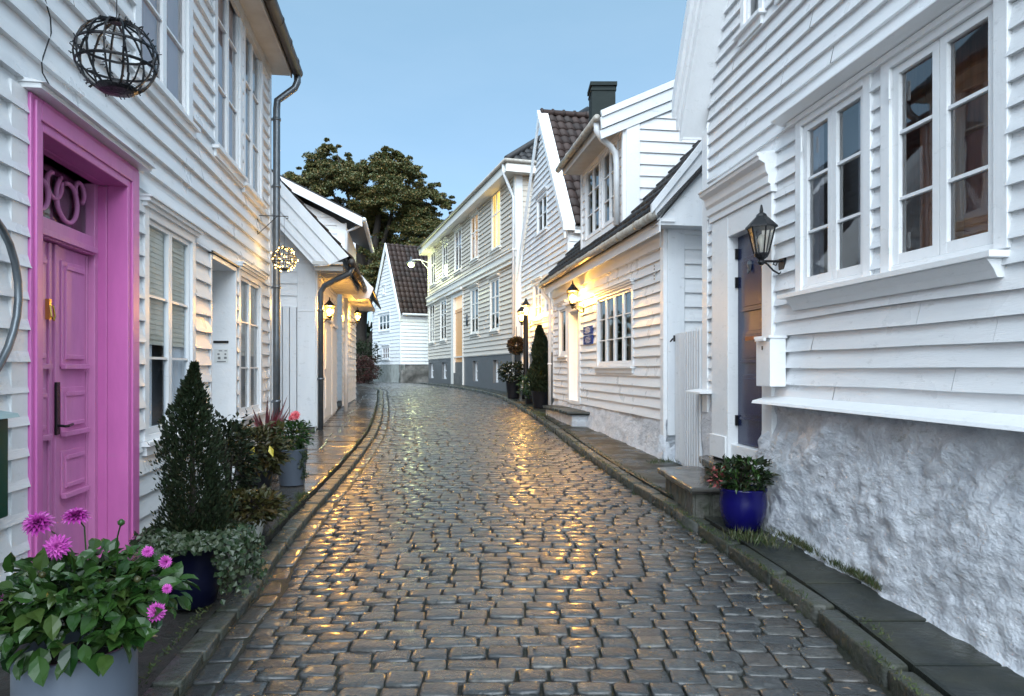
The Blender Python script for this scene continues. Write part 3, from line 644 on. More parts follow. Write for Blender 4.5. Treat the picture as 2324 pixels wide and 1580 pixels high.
m.tube([(ps+.06,-.40,zt+.03),(ps+.06,-.40,zt-.10),(ps+.05,-.36,zt-.20),(ps+.02,-.22,zt-.33),(ps,-.12,zt-.42),(ps,-.11,zt-.55),(ps,-.11,2.0),(ps,-.11,G(10.4)+.05)], .052, 12)
for z in (1.0, 2.7, 4.2, 5.2): m.tube([(ps,-.11,z),(ps,-.11,z+.04)], .062, 12); m.box(ps-.02, ps+.01, -.08, -.01, z, z+.03)
m.build('downpipe', zinc, hl, smooth=True, label='grey zinc downpipe at the far corner')
# small wall fixings: curved rail and green letterbox at the picture's edge, cable
m = MB(F); pts = []
for i in range(15):
    u, v = [(-40,470),(-15,492),(5,520),(22,555),(34,595),(41,640),(42,680),(38,720),(30,755),(18,790),(2,822),(-15,850),(-40,880)][min(i,12)], 0
    u, v = u
    a, z = H(u, v, -.10); pts.append((a, -.10, z))
m.tube(pts[:13], .019, 8); m.tube([pts[0],(pts[0][0],-.0,pts[0][2])], .014, 8); m.tube([pts[12],(pts[12][0],-.0,pts[12][2])], .014, 8)
tag(m.build('curved_rail', zinc, None, smooth=True, loc=F.P(F.S(20), 0, 1.7)), 'dark grey curved metal rail on the wall left of the pink door', 'rail')
gb = thing('letterbox', 'dark green letterbox with pale lid left of the pink door', 'letterbox', F.P(F.S(-10), 0, .9))
a0, a1 = F.S(-80, -.16), F.S(20, -.16); zt3, zb3 = H(20, 948, -.16)[1], H(20, 1172, -.16)[1]
m = MB(F); m.box(a0, a1, -.16, -.03, zb3, zt3); m.build('box', greenbox, gb, bevel=.008); m = MB(F); m.prism([(a0-.03,-.20,zt3+.002),(a0-.03,-.02,zt3+.002),(a0-.03,-.02,zt3+.05),(a0-.03,-.19,zt3+.02)], (a1-a0+.05,0,0)); m.build('lid', boxlid, gb)
m = MB(F); pts = [H(u, v, -.02) for u, v in [(88,-40),(96,0),(108,40),(110,75),(98,110),(88,140),(90,165),(104,190),(122,232)]]; m.tube([(a,-.035,z) for a, z in pts], .004, 5)
tag(m.build('cable', blackp, None, loc=F.P(F.S(100), 0, 3.3)), 'thin black cable hanging down the boards above the pink door', 'cable')

# light globes ------------------------------------------------
def globe(name, label, c, r, mount_a, lit, bracket_z):
    root = thing(name, label, 'light globe', c, 'wire light globes on brackets'); m = MB(); n = 7
    for i in range(n):
        a = math.pi*i/n*1.0; pts = []
        for j in range(25):
            t = 2*math.pi*j/24; q = (r*math.cos(t)*math.cos(a), r*math.cos(t)*math.sin(a), r*math.sin(t)*.97)
            pts.append((c[0]+q[0]+random.uniform(-.002,.002), c[1]+q[1]+random.uniform(-.002,.002), c[2]+q[2]))
        m.tube(pts, .0055*(r/.18), 4)
    for z in (-.25, .25, -.28, .22):
        rr = r*math.sqrt(1-z*z); m.tube([(c[0]+rr*math.cos(t/24*2*math.pi), c[1]+rr*math.sin(t/24*2*math.pi), c[2]+r*z*.97) for t in range(25)], .0045*(r/.18), 4)
    m.lathe(c, [(r*.1,-r*1.0),(r*.42,-r*.93),(r*.52,-r*.86),(r*.50,-r*.80),(r*.1,-r*.84)], 14); m.lathe(c, [(r*.16,r*.9),(r*.12,r*1.02),(r*.03,r*1.05)], 8)
    m.build('wire_frame', iron, root)
    s = MB(); b = MB()
    for i in range(190 if not lit else 60):
        a, t = random.uniform(0, 2*math.pi), math.asin(random.uniform(-1, 1)); a = round(a/(math.pi/n))*(math.pi/n)+random.uniform(-.05,.05)
        p = Vector((math.cos(t)*math.cos(a), math.cos(t)*math.sin(a), math.sin(t)*.97)); q = p*r; w = Vector([random.uniform(-1,1) for _ in range(3)]).normalized()
        e = q+(p*.5+w)*r*.09; s.tube([tuple(Vector(c)+q), tuple(Vector(c)+e)], .0028*(r/.18), 4)
        if lit: MB().lathe(tuple(Vector(c)+e), [(.001,-.007),(.009,0),(.001,.009)], 6).build('fairy_light', tinym, root)
    # string of cable wound round
    pts = []
    for i in range(160):
        t = -1.2+2.4*i/159; a = i*.42; pts.append(tuple(Vector(c)+Vector((math.cos(t)*math.cos(a)*(1+.03*math.sin(i)), math.cos(t)*math.sin(a)*(1+.03*math.cos(i*1.7)), math.sin(t)*.97))*r))
    for i in range(0, 159, 1): 
        if i % 3 and not 25 < i < 135: s.tube([pts[i], pts[i+1]], .002*(r/.18), 3)
    s.build('light_string', iron, root)
    if lit:
        L = bpy.data.lights.new('globe_light', 'POINT'); L.energy = 3.5; L.color = (1,.60,.18); L.shadow_soft_size = .1; o = bpy.data.objects.new('globe_light', L); COL.objects.link(o); o.parent = root; o.location = (.12,0,0)
    # bracket on the wall
    k = MB(); nrm = Vector((-F.dy, F.dx, 0)); wp = Vector(F.P(mount_a, -.01, bracket_z)); tip = Vector((c[0], c[1], bracket_z)); e = tip+(tip-wp).normalized()*.05
    k.tube([tuple(wp), tuple(tip), tuple(e), tuple(e+Vector((0,0,-.03))), tuple(e+(wp-tip).normalized()*.03+Vector((0,0,-.035)))], .006, 5)
    k.tube([tuple(wp+Vector((0,0,.06))), tuple(wp+Vector((0,0,-.30)))], .006, 5); k.tube([tuple(wp+Vector((0,0,-.26))), tuple(wp+(tip-wp)*.75)], .005, 5)
    k.tube([tuple(tip), tuple(Vector(c)+Vector((0,0,r)))], .0025, 4); k.build('bracket', iron, root)
    return root
def on_bracket(y, u): return ((u-CX)/FF*y, y)
gx, gy = on_bracket(3.5, 265); globe('light_globe', 'large unlit black wire light globe hanging above the pink door', (gx, gy, 1.5+708/FF*3.5), .185, (gy*1.0104), False, 3.85)
gx, gy = on_bracket(9.7, 645); globe('light_globe', 'small lit wire light globe with glowing yellow bulbs by the downpipe', (gx, gy, 1.5+250/FF*9.7), .165, gy*1.0104-.05, True, 1.5+347/FF*9.7)

# ================================================================ LOW LEFT HOUSE WITH THE LIT EAVES
F2 = Fr(-3.59, 12.9, -.153, 1); F2g = F2.side(0); F2g = Fr(F2.ox, F2.oy, .988, .151)   # gable frame: a=0 at the street corner, negative to the left
h2 = thing('low_house', 'low white house with a steep gable and lamp-lit eaves beyond the pink door house', 'house', F2.P(2, 0, .5))
ez = 3.30; L2 = 4.0
m = MB(F2g); sl = 1.1
siding(m, F2g, -5.2, 0, 2.62, 7.4, .22, (), hi=lambda z: -.30 if z < ez+.1 else min(.0, .58-(z-3.46)/sl), lo=lambda z: -5.2 if z < ez else -5.2+(z-ez)/sl)
siding(m, F2, .14, L2, .55, ez+.1, .18, [(.05, 3.8, .0, 2.75)])
m.build('wall', white, h2)
m = MB(F2g); x = -5.2
while x < -.33:
    w_ = .125; m.box(x, min(x+w_-.016, -.32), -.045-random.uniform(0,.008), .01, G(12.9)+.05, 2.64+random.uniform(-.01,.01)); x += w_
m.build('board_wall', fence, h2, label='vertical white boards on the gable end')
m = MB(F2g); m.box(-.32, 0, -.045, .02, .45, ez+.12); m.box(-.32,0,-.052,-.0455,2.55,2.575); m.build('corner_board', fence, h2, bevel=.005)
m = MB(F2); m.box(.003, .13, -.03, .05, .45, ez+.1)
for (q0, q1) in ((.95,1.10),(2.55,2.66)): m.box(q0, q1, -.04, .03, .5, 2.75)
m.build('corner_board', trim, h2, bevel=.004)
m = MB(F2); m.box(.12, 3.8, .0, .02, .4, 2.9)
for i in range(5): m.box(.14, .94, -.02, -.001, .55+i*.13, .55+i*.13+.122)
m.box(.12, .95, -.05, -.001, 1.2, 1.25); m.build('panelling', fence, h2)
m = MB(F2); m.box(.2, .90, -.02, -.001, 1.27, 2.5)
for q in (.3,.48,.66): m.box(q, q+.12, -.03, -.0205, 1.35, 2.42)
m.build('shutter', fence, h2)
m = MB(F2); m.box(1.2, 2.5, -.03, -.001, .52, 2.42); m.box(1.3,2.4,-.042,-.0305,1.5,2.3); m.box(1.3,2.4,-.042,-.0305,.7,1.35); m.box(1.14,2.56,-.06,-.001,2.5,2.56); D = m.build('door', trim, h2, label='white double door under the lit eaves')
m = MB(F2); m.box(2.75, 3.7, -.03, -.001, .52, 2.36); m.box(2.68,3.78,-.06,-.001,2.44,2.5); m.build('door', fence, h2, label='plain white door nearest the far corner')
m = MB(F2); m.box(0, 6.6, .021, .3, -.1, .56); m.build('plinth', stoneg, h2)
# verge (three stepped boards) and roof
ov = .50; m = MB(F2g)
def vb(o0, o1, yy, thk=.03, top=8.2):   # band of the verge, offsets measured horizontally from outer edge
    X0, Z0 = .63-o0, 3.50-(o0*.45 if o0 < .35 else .17); X1, Z1 = .63-o1, 3.50-(o1*.45 if o1 < .4 else .18)
    t = 3.5; m.prism([(X0,yy,Z0),(X0-t,yy,Z0+t*sl),(X1-t,yy,Z1+t*sl),(X1,yy,Z1)], (0,thk,0))
vb(0, .16, -ov-.01); vb(.162, .34, -ov+.012); vb(.342, .50, -ov+.03); vb(.502, .60, -ov+.05, .4)
m.build('bargeboard', fence, h2)
m = MB(F2)   # soffit under the eaves (boards) and rafter feet
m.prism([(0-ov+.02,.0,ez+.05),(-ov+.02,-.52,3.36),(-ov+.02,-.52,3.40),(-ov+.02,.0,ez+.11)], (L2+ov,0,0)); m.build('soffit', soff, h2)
m = MB(F2)
for i in range(13): q = -.35+i*.33; m.box(q, q+.07, -.51, -.03, 3.26, 3.34)
m.build('rafter_foot', soff, h2)
m = MB(F2); slabroof(m, F2, [(-.60, 3.46), (2.7, 3.46+3.3*sl)], .06, -ov+.03, L2); slabroof(m, F2, [(6.0, 3.46), (2.7, 3.46+3.3*sl)], .06, -ov+.03, L2); m.build('roof', tiled, h2)
m = MB(F2); tiles(m, F2, (-ov+.04,-.66,3.46), (1,0,0), (0,1/math.hypot(1,sl),sl/math.hypot(1,sl)), L2+ov-.04, 4.7); m.build('roof_tiles', tile, h2, smooth=True)
m = MB(F2); m.tube([(-ov+.02,-.67,3.40),(L2,-.67,3.38)], .065, 10)
for i in range(8): m.tube([(-.3+i*.6,-.67,3.39),(-.26+i*.6,-.67,3.39)], .075, 10)
m.build('gutter', gutt, h2, smooth=True)
m = MB(F2); m.tube([(-.28,-.67,3.34),(-.27,-.63,3.24),(-.2,-.42,3.14),(-.06,-.16,3.02),(-.03,-.09,2.9),(-.03,-.09,G(12.9)+.06)], .05, 10)
m.tube([(-.03,-.09,2.55),(-.03,-.09,2.59)], .062, 10); m.tube([(-.03,-.09,1.3),(-.03,-.09,1.34)], .062, 10); m.build('downpipe', zinc, h2, smooth=True, label='grey zinc downpipe with a long bend under the eaves')
m = MB(F2g); m.quad((-5.2,0.03,0),(0,0.03,0),(0,0.03,ez),(-5.2,0.03,ez)); m.quad((-5.2,.03,0),(-5.2,4,0),(-5.2,4,ez),(-5.2,.03,ez)); m.build('wall', white, h2, label='inner wall')
lantern('wall_lantern', 'lit wall lantern under the tiled eaves on the left, nearest the downpipe', (F2.S(748,-.22), H(1,1)[1]*0+F2.hit(750, 728, -.22)[1]), .22, True, F2, 1.0, 100)
# next house beyond
F3 = Fr(*F2.P(L2, -.10, 0)[:2], -.153, 1); F3g = Fr(F3.ox, F3.oy, .988, .151)
h3 = thing('narrow_house', 'white house with an upper gable and white downpipe beyond the low house', 'house', F3.P(2, 0, .6)); L3 = 5.2
m = MB(F3); siding(m, F3, .14, L3, .6, ez+.05, .17, (), wob=0); m.quad((L3,0,.4),(L3,5,.4),(L3,5,6),(L3,0,6)); m.build('wall', white, h3)
m = MB(F3g); vz = 1.0
for (X, Z) in ((.78, 3.42),): m.prism([(X,-.25,Z),(X-3,-.25,Z+3*sl),(X-3.42,-.25,Z+3*sl),(X-.42,-.25,Z-.28),(X-.1,-.25,Z-.28+.05)], (0,.06,0))
m.build('bargeboard', fence, h3)
m = MB(F3); slabroof(m, F3, [(-.78, 3.42), (2.4, 3.42+3.26*sl)], .07, -.2, L3); m.build('roof', tiled, h3)
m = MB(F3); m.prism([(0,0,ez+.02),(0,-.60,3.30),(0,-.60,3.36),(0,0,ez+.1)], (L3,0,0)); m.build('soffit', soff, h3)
m = MB(F3); m.tube([(.02,-.12,3.2),(.02,-.12,G(17)+.05)], .045, 10); m.build('downpipe', pipew, h3, smooth=True)
# upper storey with shallow roof, its end wall towards us
uz0, uz1 = 3.6, 5.05; e0 = .35; m = MB(F3g)
siding(m, F3g, -3.2, .08, uz0, 6.6, .2, (), hi=lambda z: .08 if z < uz1 else .08-(z-uz1)/.48, wob=.002); m.F = F3g
M2 = []
for v_ in range(len(m.v)): p = m.v[v_]; m.v[v_] = (p[0]-.0+F3.dx*e0, p[1]+F3.dy*e0, p[2])
m.quad((0,-.05-0,0),(0,-.05,0),(0,-.05,0),(0,-.05,0)) if False else None
m.build('wall', white, h3, label='upper end wall of clapboards')
m = MB(F3); m.quad((e0,-.08,uz0),(L3-1,-.08,uz0),(L3-1,-.08,uz1),(e0,-.08,uz1)); m.box(e0-.02, e0+.12, -.105, -.07, uz0, uz1+.02); m.box(e0-.035,e0+.0,-.1,.12,uz0,uz1+.0); m.build('corner_board', trim, h3)
m = MB(F3g); m.prism([(.50,-e0*0+.02,uz1+.10),(.50,.02,uz1-.12),(-3,.02,uz1-.12+3.5*.48),(-3,.02,uz1+.1+3.5*.48)], (0,.05,0)); m.build('bargeboard', fence, h3, label='shallow upper bargeboard')
m = MB(F3); slabroof(m, F3, [(-.50, uz1+.14), (3.0, uz1+.14+3.5*.48)], .08, .03, L3-.5); m.build('roof', tiled, h3)
m = MB(F3); m.tube([(.05,-.54,uz1+.06),(L3-.5,-.54,uz1+.06)], .055, 8); m.tube([(.25,-.5,uz1),(.27,-.3,uz1-.12),(.28,-.12,uz1-.2),(.28,-.12,uz0)], .035, 8); m.build('gutter', pipew, h3, smooth=True)
lantern('wall_lantern', 'small lit lantern on the narrow house beside the big tree', (F3.S(800,-.2)+1.2, 2.75), .25, True, F3, 1.0, 60)
# ================================================================ BIG RIGHT HOUSE
F1 = Fr(2.86-.1094*7.46, 7.46, .1094, -1); H1 = F1.hit; S1 = F1.S
h1 = thing('gable_house', 'large white clapboard house with navy door, casement windows and rough stone base', 'house', F1.P(2, 0, .5))
LL = 6.6; ezr = 3.95; msl = 1.75; apx = LL/2; az = ezr+msl*apx; z_base = 1.25
ops = []
# windows: two paired casements sharing ledge and sill
def w1(u0, u1, **kw):
    a0, a1 = S1(u0), S1(u1); o, w = window(h1, F1, a0, a1, 2.10, 3.46, **kw); ops.append(o); return w
w1(1813.6, 1986, n=2, rows=(.33,.66), cas=.085, sash=.05, head=False, sill=False, back='sides', pm=glassr, cy=.05, sf=.22, dep=.35, wmat=nm('pale_room', (.50,.52,.52), .8), label='paired casement window next to the blue door')
w1(2009, 2300, n=2, rows=(.33,.66), cas=.09, sash=.052, head=False, sill=False, back='sides', sf=.07, cy=.045, pm=glassr, dep=.3, wmat=woodin, label='paired casement window with brown joinery inside')
m = MB(F1); a0, a1 = S1(2045), S1(2130); m.box(a0+.08, a1, .065, .085, 2.0, 2.95); m.build('interior_door', woodin, h1)
m = MB(F1); m.box(S1(2150), S1(2290), .10, .12, 2.0, 2.80); m.build('interior_curtain', dkred, h1)
m = MB(F1); m.box(S1(1905)+.1, S1(1960), .18, .2, 2.0, 2.55); m.build('interior_cushion', nm('pale_green_cloth', (.35,.42,.25), .8, n_scale=9, n_amt=.8, dark=(.05,.1,.08)), h1)
m = MB(F1); m.prism([(S1(1788),-.15,3.505),(S1(1788),-.004,3.56),(S1(1788),-.004,3.46),(S1(1788),-.07,3.462),(S1(1788),-.15,3.49)], (S1(2325)-S1(1788)+.12,0,0)); m.box(S1(1800), S1(2330), -.06, -.004, 3.42, 3.459)
m.build('window_hood', trim, h1, bevel=.003)
m = MB(F1); m.box(S1(1798), S1(2300), -.13, -.004, 2.055, 2.09); m.prism([(S1(1812),-.11,2.054),(S1(1812),-.004,2.054),(S1(1812),-.004,1.96),(S1(1812),-.05,1.96),(S1(1812),-.07,2.0)], (S1(2285)-S1(1812),0,0)); m.build('window_sill', trim, h1, bevel=.003)
# hinges
m = MB(F1)
for u, v in ((1833,328),(2036,205)):
    a, z = H1(u, v); MB(F1).tube([(a,-.05,z-.06),(a,-.05,z+.06)], .009, 6).build('hinge', trim, h1)
a, z = H1(2036, 545); m.tube([(a,-.05,z-.05),(a,-.05,z+.05)], .009, 6); m.build('hinge', trim, h1)
# upper windows
o, w = window(h1, F1, S1(1688), S1(1738), H1(1680,88)[1], 5.9, n=1, rows=(.3,.62), cas=.07, back='curtain', label='upper gable window nearest the eaves'); ops.append(o)
o, w = window(h1, F1, S1(1775)-.02, S1(1775)+1.0, 4.62, 6.0, n=2, rows=(.3,.62), cas=.08, back='curtain'); ops.append(o)
# blue door
da, db = S1(1663), S1(1741); dt = H1(1675, 533)[1]; dbm = H1(1670, 1001, .12)[1]; pt = H1(1642, 500)[1]
ops.append((S1(1626)+.01, S1(1763)-.01, -2, pt-.0))
m = MB(F1); m.box(S1(1626), da, -.05, .06, dbm-.16, pt); m.box(db, S1(1764), -.05, .06, .6, pt); m.box(da, db, -.048, .06, dt, pt+.001)
m.box(S1(1626)-.01, da+.0-.02, -.07, -.0505, dbm-.16, dbm+.06); m.box(da-.03, da, .061, .20, dbm-.16, dt); m.box(db, db+.03, .061, .2, .6, dt); m.box(da, db, -.02, .2, dbm-.16, dbm-.005)
m.build('door_frame', trim, h1, bevel=.005, label='white painted frame of the navy door')
m = MB(F1); ha, hb = S1(1622)-.02, S1(1770)+.02; hz0, hz1 = H1(1642,496)[1], H1(1773,337)[1]; hh = hz1-pt
prof = [(0,-.004),(0,-.07),(.06,-.07),(.075,-.09),(.14,-.09),(.17,-.11),(.24,-.12),(.27,-.17),(.30,-.175),(.305,-.19),(.33,-.19),(.36,-.004)]
sc_ = hh/.36
m.prism([(ha+.04,-0.004,pt+.003)]+[(ha+.04,y,pt+.003+z*sc_) for z, y in prof[1:-1]]+[(ha+.04,-.004,pt+.003+.36*sc_)], (hb-ha-.08,0,0)); m.build('door_hood', trim, h1, bevel=.003, label='moulded cornice over the navy door')
D = MB(F1); yy = .05; D.box(da+.002, db-.002, yy, yy+.04, dbm, dt-.002)
def pnl(vt, vb):
    zt_, zb_ = H1(1690, vt, yy)[1], H1(1690, vb, yy)[1]; x0, x1 = da+.10, db-.10
    D.box(x0, x1, yy-.012, yy, zb_, zt_); D.box(x0+.03, x1-.03, yy-.02, yy-.0125, zb_+.035, zt_-.035); D.box(x0-.012,x1+.012,yy-.022,yy-.0122,zb_-.01,zb_+.012)
pnl(585, 706); pnl(752, 822); pnl(850, 950)
DD = D.build('door', navy, h1, bevel=.004, label='glossy navy panelled front door')
m = MB(F1); kz = H1(1709, 603, yy)[1]; ka = S1(1709, yy); m.lathe((ka,yy-.03,kz), [(.004,.05),(.02,.035),(.026,.01),(.018,-.02),(.006,-.04)], 8); m.tube([(ka-.02,yy-.03,kz),(ka-.022,yy-.04,kz-.05),(ka,yy-.045,kz-.07),(ka+.022,yy-.04,kz-.05),(ka+.02,yy-.03,kz)], .006, 6); m.build('knocker', zinc, DD)
for v in (575, 640, 955): a, z = S1(1669), H1(1669, v)[1]; MB(F1).box(da+.001, da+.022, .02, .049, z-.05, z+.05).build('hinge', iron, DD)
m = MB(F1); m.box(S1(1697,yy), S1(1733,yy), yy-.026, yy-.0205, H1(1697,768,yy)[1]-.02, H1(1697,768,yy)[1]+.012); m.build('warm_reflection', nm('copper_reflection', (.16,.08,.05), .4, metal=1), DD)  # orange reflection on the door, modelled as a small copper-coloured plate
# walls
m = MB(F1); siding(m, F1, .14, LL-.0, z_base, az, .128, ops, lo=lambda z: .14 if z < ezr else max(0, (z-ezr-.05)/msl), hi=lambda z: LL if z < ezr else LL-(z-ezr)/msl, wob=.005, th=.032)
m.build('wall', white, h1, label='weathered white clapboard gable wall')
m = MB(F1); m.box(0, .14, -.035, .06, 1.05, ezr+.05); m.build('corner_board', trim, h1, bevel=.004)
# boards below the water table left of the door
m = MB(F1); m.box(.0, S1(1626), .0, .1, 1.15, 1.27)
m.build('wall', white, h1, label='end strip of boards beside the gate')
m = MB(F1); m.prism([(-.16,-.17,1.265),(-.16,-.002,1.29),(-.16,-.002,1.25),(-.16,-.17,1.25)], (S1(1626)+.15,0,0)); m.build('ledge', trim, h1)
m = MB(F1); q = S1(1764); m.prism([(q-.06,-.20,z_base-.035),(q-.06,-.19,z_base-.012),(q-.06,-.03,z_base+.03),(q-.06,-.03,z_base-.035)], (LL-q+.06,0,0)); m.build('water_table', trim, h1, bevel=.003)
m = MB(F1); e = F1.side(0)
m.quad((0,0.005,0),(0,7,0),(0,7,ezr+.1),(0,.005,ezr+.1)); m.quad((LL,0,0),(LL,7,0),(LL,7,ezr),(LL,0,ezr)); m.add([(0,7,0),(LL,7,0),(LL,7,ezr),(apx,7,az),(0,7,ezr)], [(0,1,2,3,4)]); m.build('wall', white, h1, label='plain side and rear walls')
# roof with deep box overhang towards the street
m = MB(F1); ovh = .30
def rs(x0, z0, x1, z1, th, y0, y1): m.prism([(x0,y0,z0),(x1,y0,z1),(x1,y0,z1-th),(x0,y0,z0-th)], (0,y1-y0,0))
zl = lambda a: 3.96+msl*a
rs(-.06, zl(-.06)+.50, apx, zl(apx)+.50, .10, -ovh+.03, 7.2); rs(LL+.06, zl(-.06)+.50, apx, zl(apx)+.50, .10, -ovh+.03, 7.2); m.build('roof', tiled, h1)
m = MB(F1)
def barge(sg, m):
    X = lambda x: x if sg > 0 else LL-x
    def bd(a0_, lo_, hi_, y0, y1): m.prism([(X(a0_),y0,zl(a0_)+lo_),(X(apx),y0,zl(apx)+lo_),(X(apx),y0,zl(apx)+hi_),(X(a0_),y0,zl(a0_)+hi_)], (0,y1-y0,0))
    bd(-.03, .0, .30, -ovh+.03, -ovh+.06); bd(-.05, .16, .44, -ovh+.0, -ovh+.029); bd(-.07, .32, .54, -ovh-.04, -ovh-.001)
    bd(-.02, .02, .05, -ovh+.061, -.002)
    m.box(min(X(-.03),X(-.015)), max(X(-.03),X(-.015)), -ovh+.061, 0, 3.93, 4.3)
barge(1, m); barge(-1, m); m.build('bargeboard', trim, h1, label='deep boxed bargeboard of the street gable')
gzb = lambda s_: G(F1.P(s_,0,0)[1])+.02
rough(F1, S1(1752)-.10, LL, gzb, z_base-.03, .03, .16, .062, .025, 'foundation', stonew, h1, 3.1).__setitem__('label', 'rough whitewashed stone base with dark crevices painted in as mottles')
rough(F1, -.05, S1(1628), gzb, 1.25, .0, .05, .03, .05, 'foundation', stonew, h1, 8.1)
m = MB(F1); m.box(-.02, S1(1626), .1, .4, .2, 1.14); m.box(S1(1764)+.03, LL, .1, .4, .2, 1.24); m.build('wall', stoneg, h1, label='core of the stone base')
# mailbox, lantern, steps, gate
a1 = S1(1792); mb_ = thing('mailbox', 'white metal mailbox on the clapboards right of the navy door', 'mailbox', F1.P(a1-.13, -.1, 1.36)); z1_ = 1.5+72/FF*5.75; z0_ = z1_-.40
m = MB(F1); m.box(a1-.25, a1, -.165, -.03, z0_, z1_-.01); m.build('box', trim, mb_, bevel=.006)
m = MB(F1); m.box(a1-.26, a1+.008, -.18, -.02, z1_-.009, z1_+.012); m.box(a1-.20, a1-.04, -.20, -.178, z1_-.03, z1_-.006); m.build('lid', trim, mb_, bevel=.003)
m = MB(F1); m.box(a1-.14, a1-.125, -.170, -.1655, z1_-.10, z1_-.07); m.build('keyhole', blackp, mb_)
lantern('wall_lantern', 'unlit black wall lantern beside the navy door', (S1(1781), H1(1781, 600)[1]), .20, False, F1, 1.12, 0)
def rslab(m, pts, z0, z1, j=.012):
    n = 28; P = []
    for i in range(len(pts)):
        a, b = Vector(pts[i]), Vector(pts[(i+1)%len(pts)]); k = max(2, int((b-a).length/.1))
        for t in range(k): p = a.lerp(b, t/k); P.append((p.x+random.uniform(-j,j), p.y+random.uniform(-j,j)))
    c = (sum(p[0] for p in P)/len(P), sum(p[1] for p in P)/len(P)); k = len(m.v); N_ = len(P)
    for sc, z in ((.97,z0),(1.0,(z0+z1)/2),(.99,z1-.008),(.95,z1)): m.v += [(c[0]+(p[0]-c[0])*sc, c[1]+(p[1]-c[1])*sc, z+random.uniform(-.004,.004)) for p in P]
    for r in range(3): m.f += [(k+r*N_+i, k+r*N_+(i+1)%N_, k+(r+1)*N_+(i+1)%N_, k+(r+1)*N_+i) for i in range(N_)]
    m.f.append(tuple(k+3*N_+i for i in range(N_)))
st = thing('doorstep', 'slate-topped stone steps with mossy masonry in front of the navy door', 'steps', (1.85, 6.9, .15))
def at(u, v, up): return gp(u, v, up)
z2 = dbm-.185; g2 = G(6.6)
m = MB(); rslab(m, [(2.10,7.38),(1.93,7.32),(1.90,6.95),(1.95,6.45),(2.16,6.15)], z2-.07, z2); m.build('upper_slab', slabb, st)
m = MB(); rslab(m, [(2.08,7.3),(1.98,7.24),(1.96,6.95),(2.02,6.5),(2.16,6.25)], g2, z2-.072, .015); m.build('masonry', brick, st)
zl = .455; q = [(1.54,7.52),(1.80,7.62),(2.08,7.62),(2.08,6.27),(1.84,6.20),(1.57,6.17)]
m = MB(); rslab(m, q, zl-.055, zl, .008); m.build('lower_slab', slabb, st)
m = MB(); y_ = 6.24
while y_ < 7.4: w_ = random.uniform(.11,.17); m.box(1.60+random.uniform(-.012,.012), 1.8, y_, y_+w_-.02, G(y_)+.06, zl-.058); y_ += w_
y_ = 1.62
while y_ < 2.0: m.box(y_, y_+.13, 6.22+random.uniform(0,.012), 6.5, G(6.3)+.06, zl-.058); y_ += .15
m.build('masonry', brick, st, bevel=.012)
MB().box(1.64, 2.05, 6.3, 7.45, G(7)-.02, zl-.065).build('core', stoneg, st)
# gate
gA = (2.165, 9.25); gB = (2.035, 7.50); FG = Fr(gA[0], gA[1], gB[0]-gA[0], gB[1]-gA[1]); gl_ = math.hypot(gB[0]-gA[0], gB[1]-gA[1])
gt = thing('gate', 'narrow white board gate with a pointed-top row of boards between two houses', 'gate', FG.P(gl_/2, 0, .3)); gt['label'] = 'narrow white vertical board gate between the two right-hand houses'
m = MB(FG); x = .02
while x < gl_-.03: w_ = min(.155, gl_-.02-x); m.box(x, x+w_-.01, -.02-random.uniform(0,.005), .012, G(8.4)+.13+random.uniform(0,.04), 1.96-.04*x/gl_+random.uniform(-.006,.006)); m.box(x+w_-.02,x+w_+.01,-.034,-.0255,G(8.4)+.16,1.95) if w_ > .1 else None; x += w_
m.build('boards', fence, gt)
m = MB(FG); m.box(.0, gl_, .013, .05, 1.55, 1.65); m.box(0, gl_, .013, .05, .6, .7); m.build('rail', trim, gt)
m = MB(FG); m.box(.02,.08,-.055,-.035,1.86,1.94); m.tube([(.05,-.06,1.9),(.02,-.09,1.86)], .01, 6); m.build('latch', iron, gt)

# ================================================================ LOW RIGHT HOUSE WITH LIT LANTERN
F2r = Fr(3.465-.15*16.55, 16.55, .15, -1); HR = F2r.hit; SR = F2r.S
hr = thing('low_house', 'low white house with lit lantern, blue plaques and an upper storey under a leaning chimney', 'house', F2r.P(3, 0, .6))
hr['label'] = 'low white house with a lit lantern, blue plaques and a small upper storey'
sR = SR(1513); ez2 = 3.42; rsl = 1.07; ops = []
o, w = window(hr, F2r, SR(1357), SR(1441), H1(1,1)[1]*0+HR(1357, 832)[1], HR(1357, 672)[1], n=4, rows=(.36,.68), cas=.08, sash=.04, mun=.018, back='sides', label='four-light casement window right of the blue plaques'); ops.append(o)
o, w = window(hr, F2r, SR(1270), SR(1290)-.02, HR(1280, 808)[1], HR(1280, 690)[1], n=1, rows=(), cas=.12, back='none', label='narrow dark window left of the doorway'); ops.append(o)
a0, a1 = SR(1291), SR(1320); zt_ = HR(1305, 690)[1]; ops.append((a0+.01, a1-.01, -1, zt_))
m = MB(F2r); m.box(a0, a0+.17, -.04, .08, .80, zt_); m.box(a1-.11, a1, -.04, .08, .80, zt_); m.box(a0+.17, a1-.11, -.041, .08, zt_-.14, zt_+.001); m.box(a0+.17,a1-.11,-.03,.2,.78,.86); m.box(a0+.13,a0+.17,.081,.2,.8,zt_-.1); m.build('door_frame', trim, hr, bevel=.005)
m = MB(F2r); m.box(a0-.06, a1+.06, -.13, -.003, zt_+.003, zt_+.06); m.build('door_hood', trim, hr)
m = MB(F2r); m.box(a0+.15, a1-.11, .14, .18, .86, zt_-.14); m.box(a0+.25, a1-.2, .125, .14, 1.0, 1.6); m.box(a0+.25, a1-.2, .125, .14, 1.75, zt_-.3); m.build('door', fence, hr)
m = MB(F2r); siding(m, F2r, .1, sR-.12, .82, ez2, .145, ops, wob=.004, th=.032); m.build('wall', white, hr)
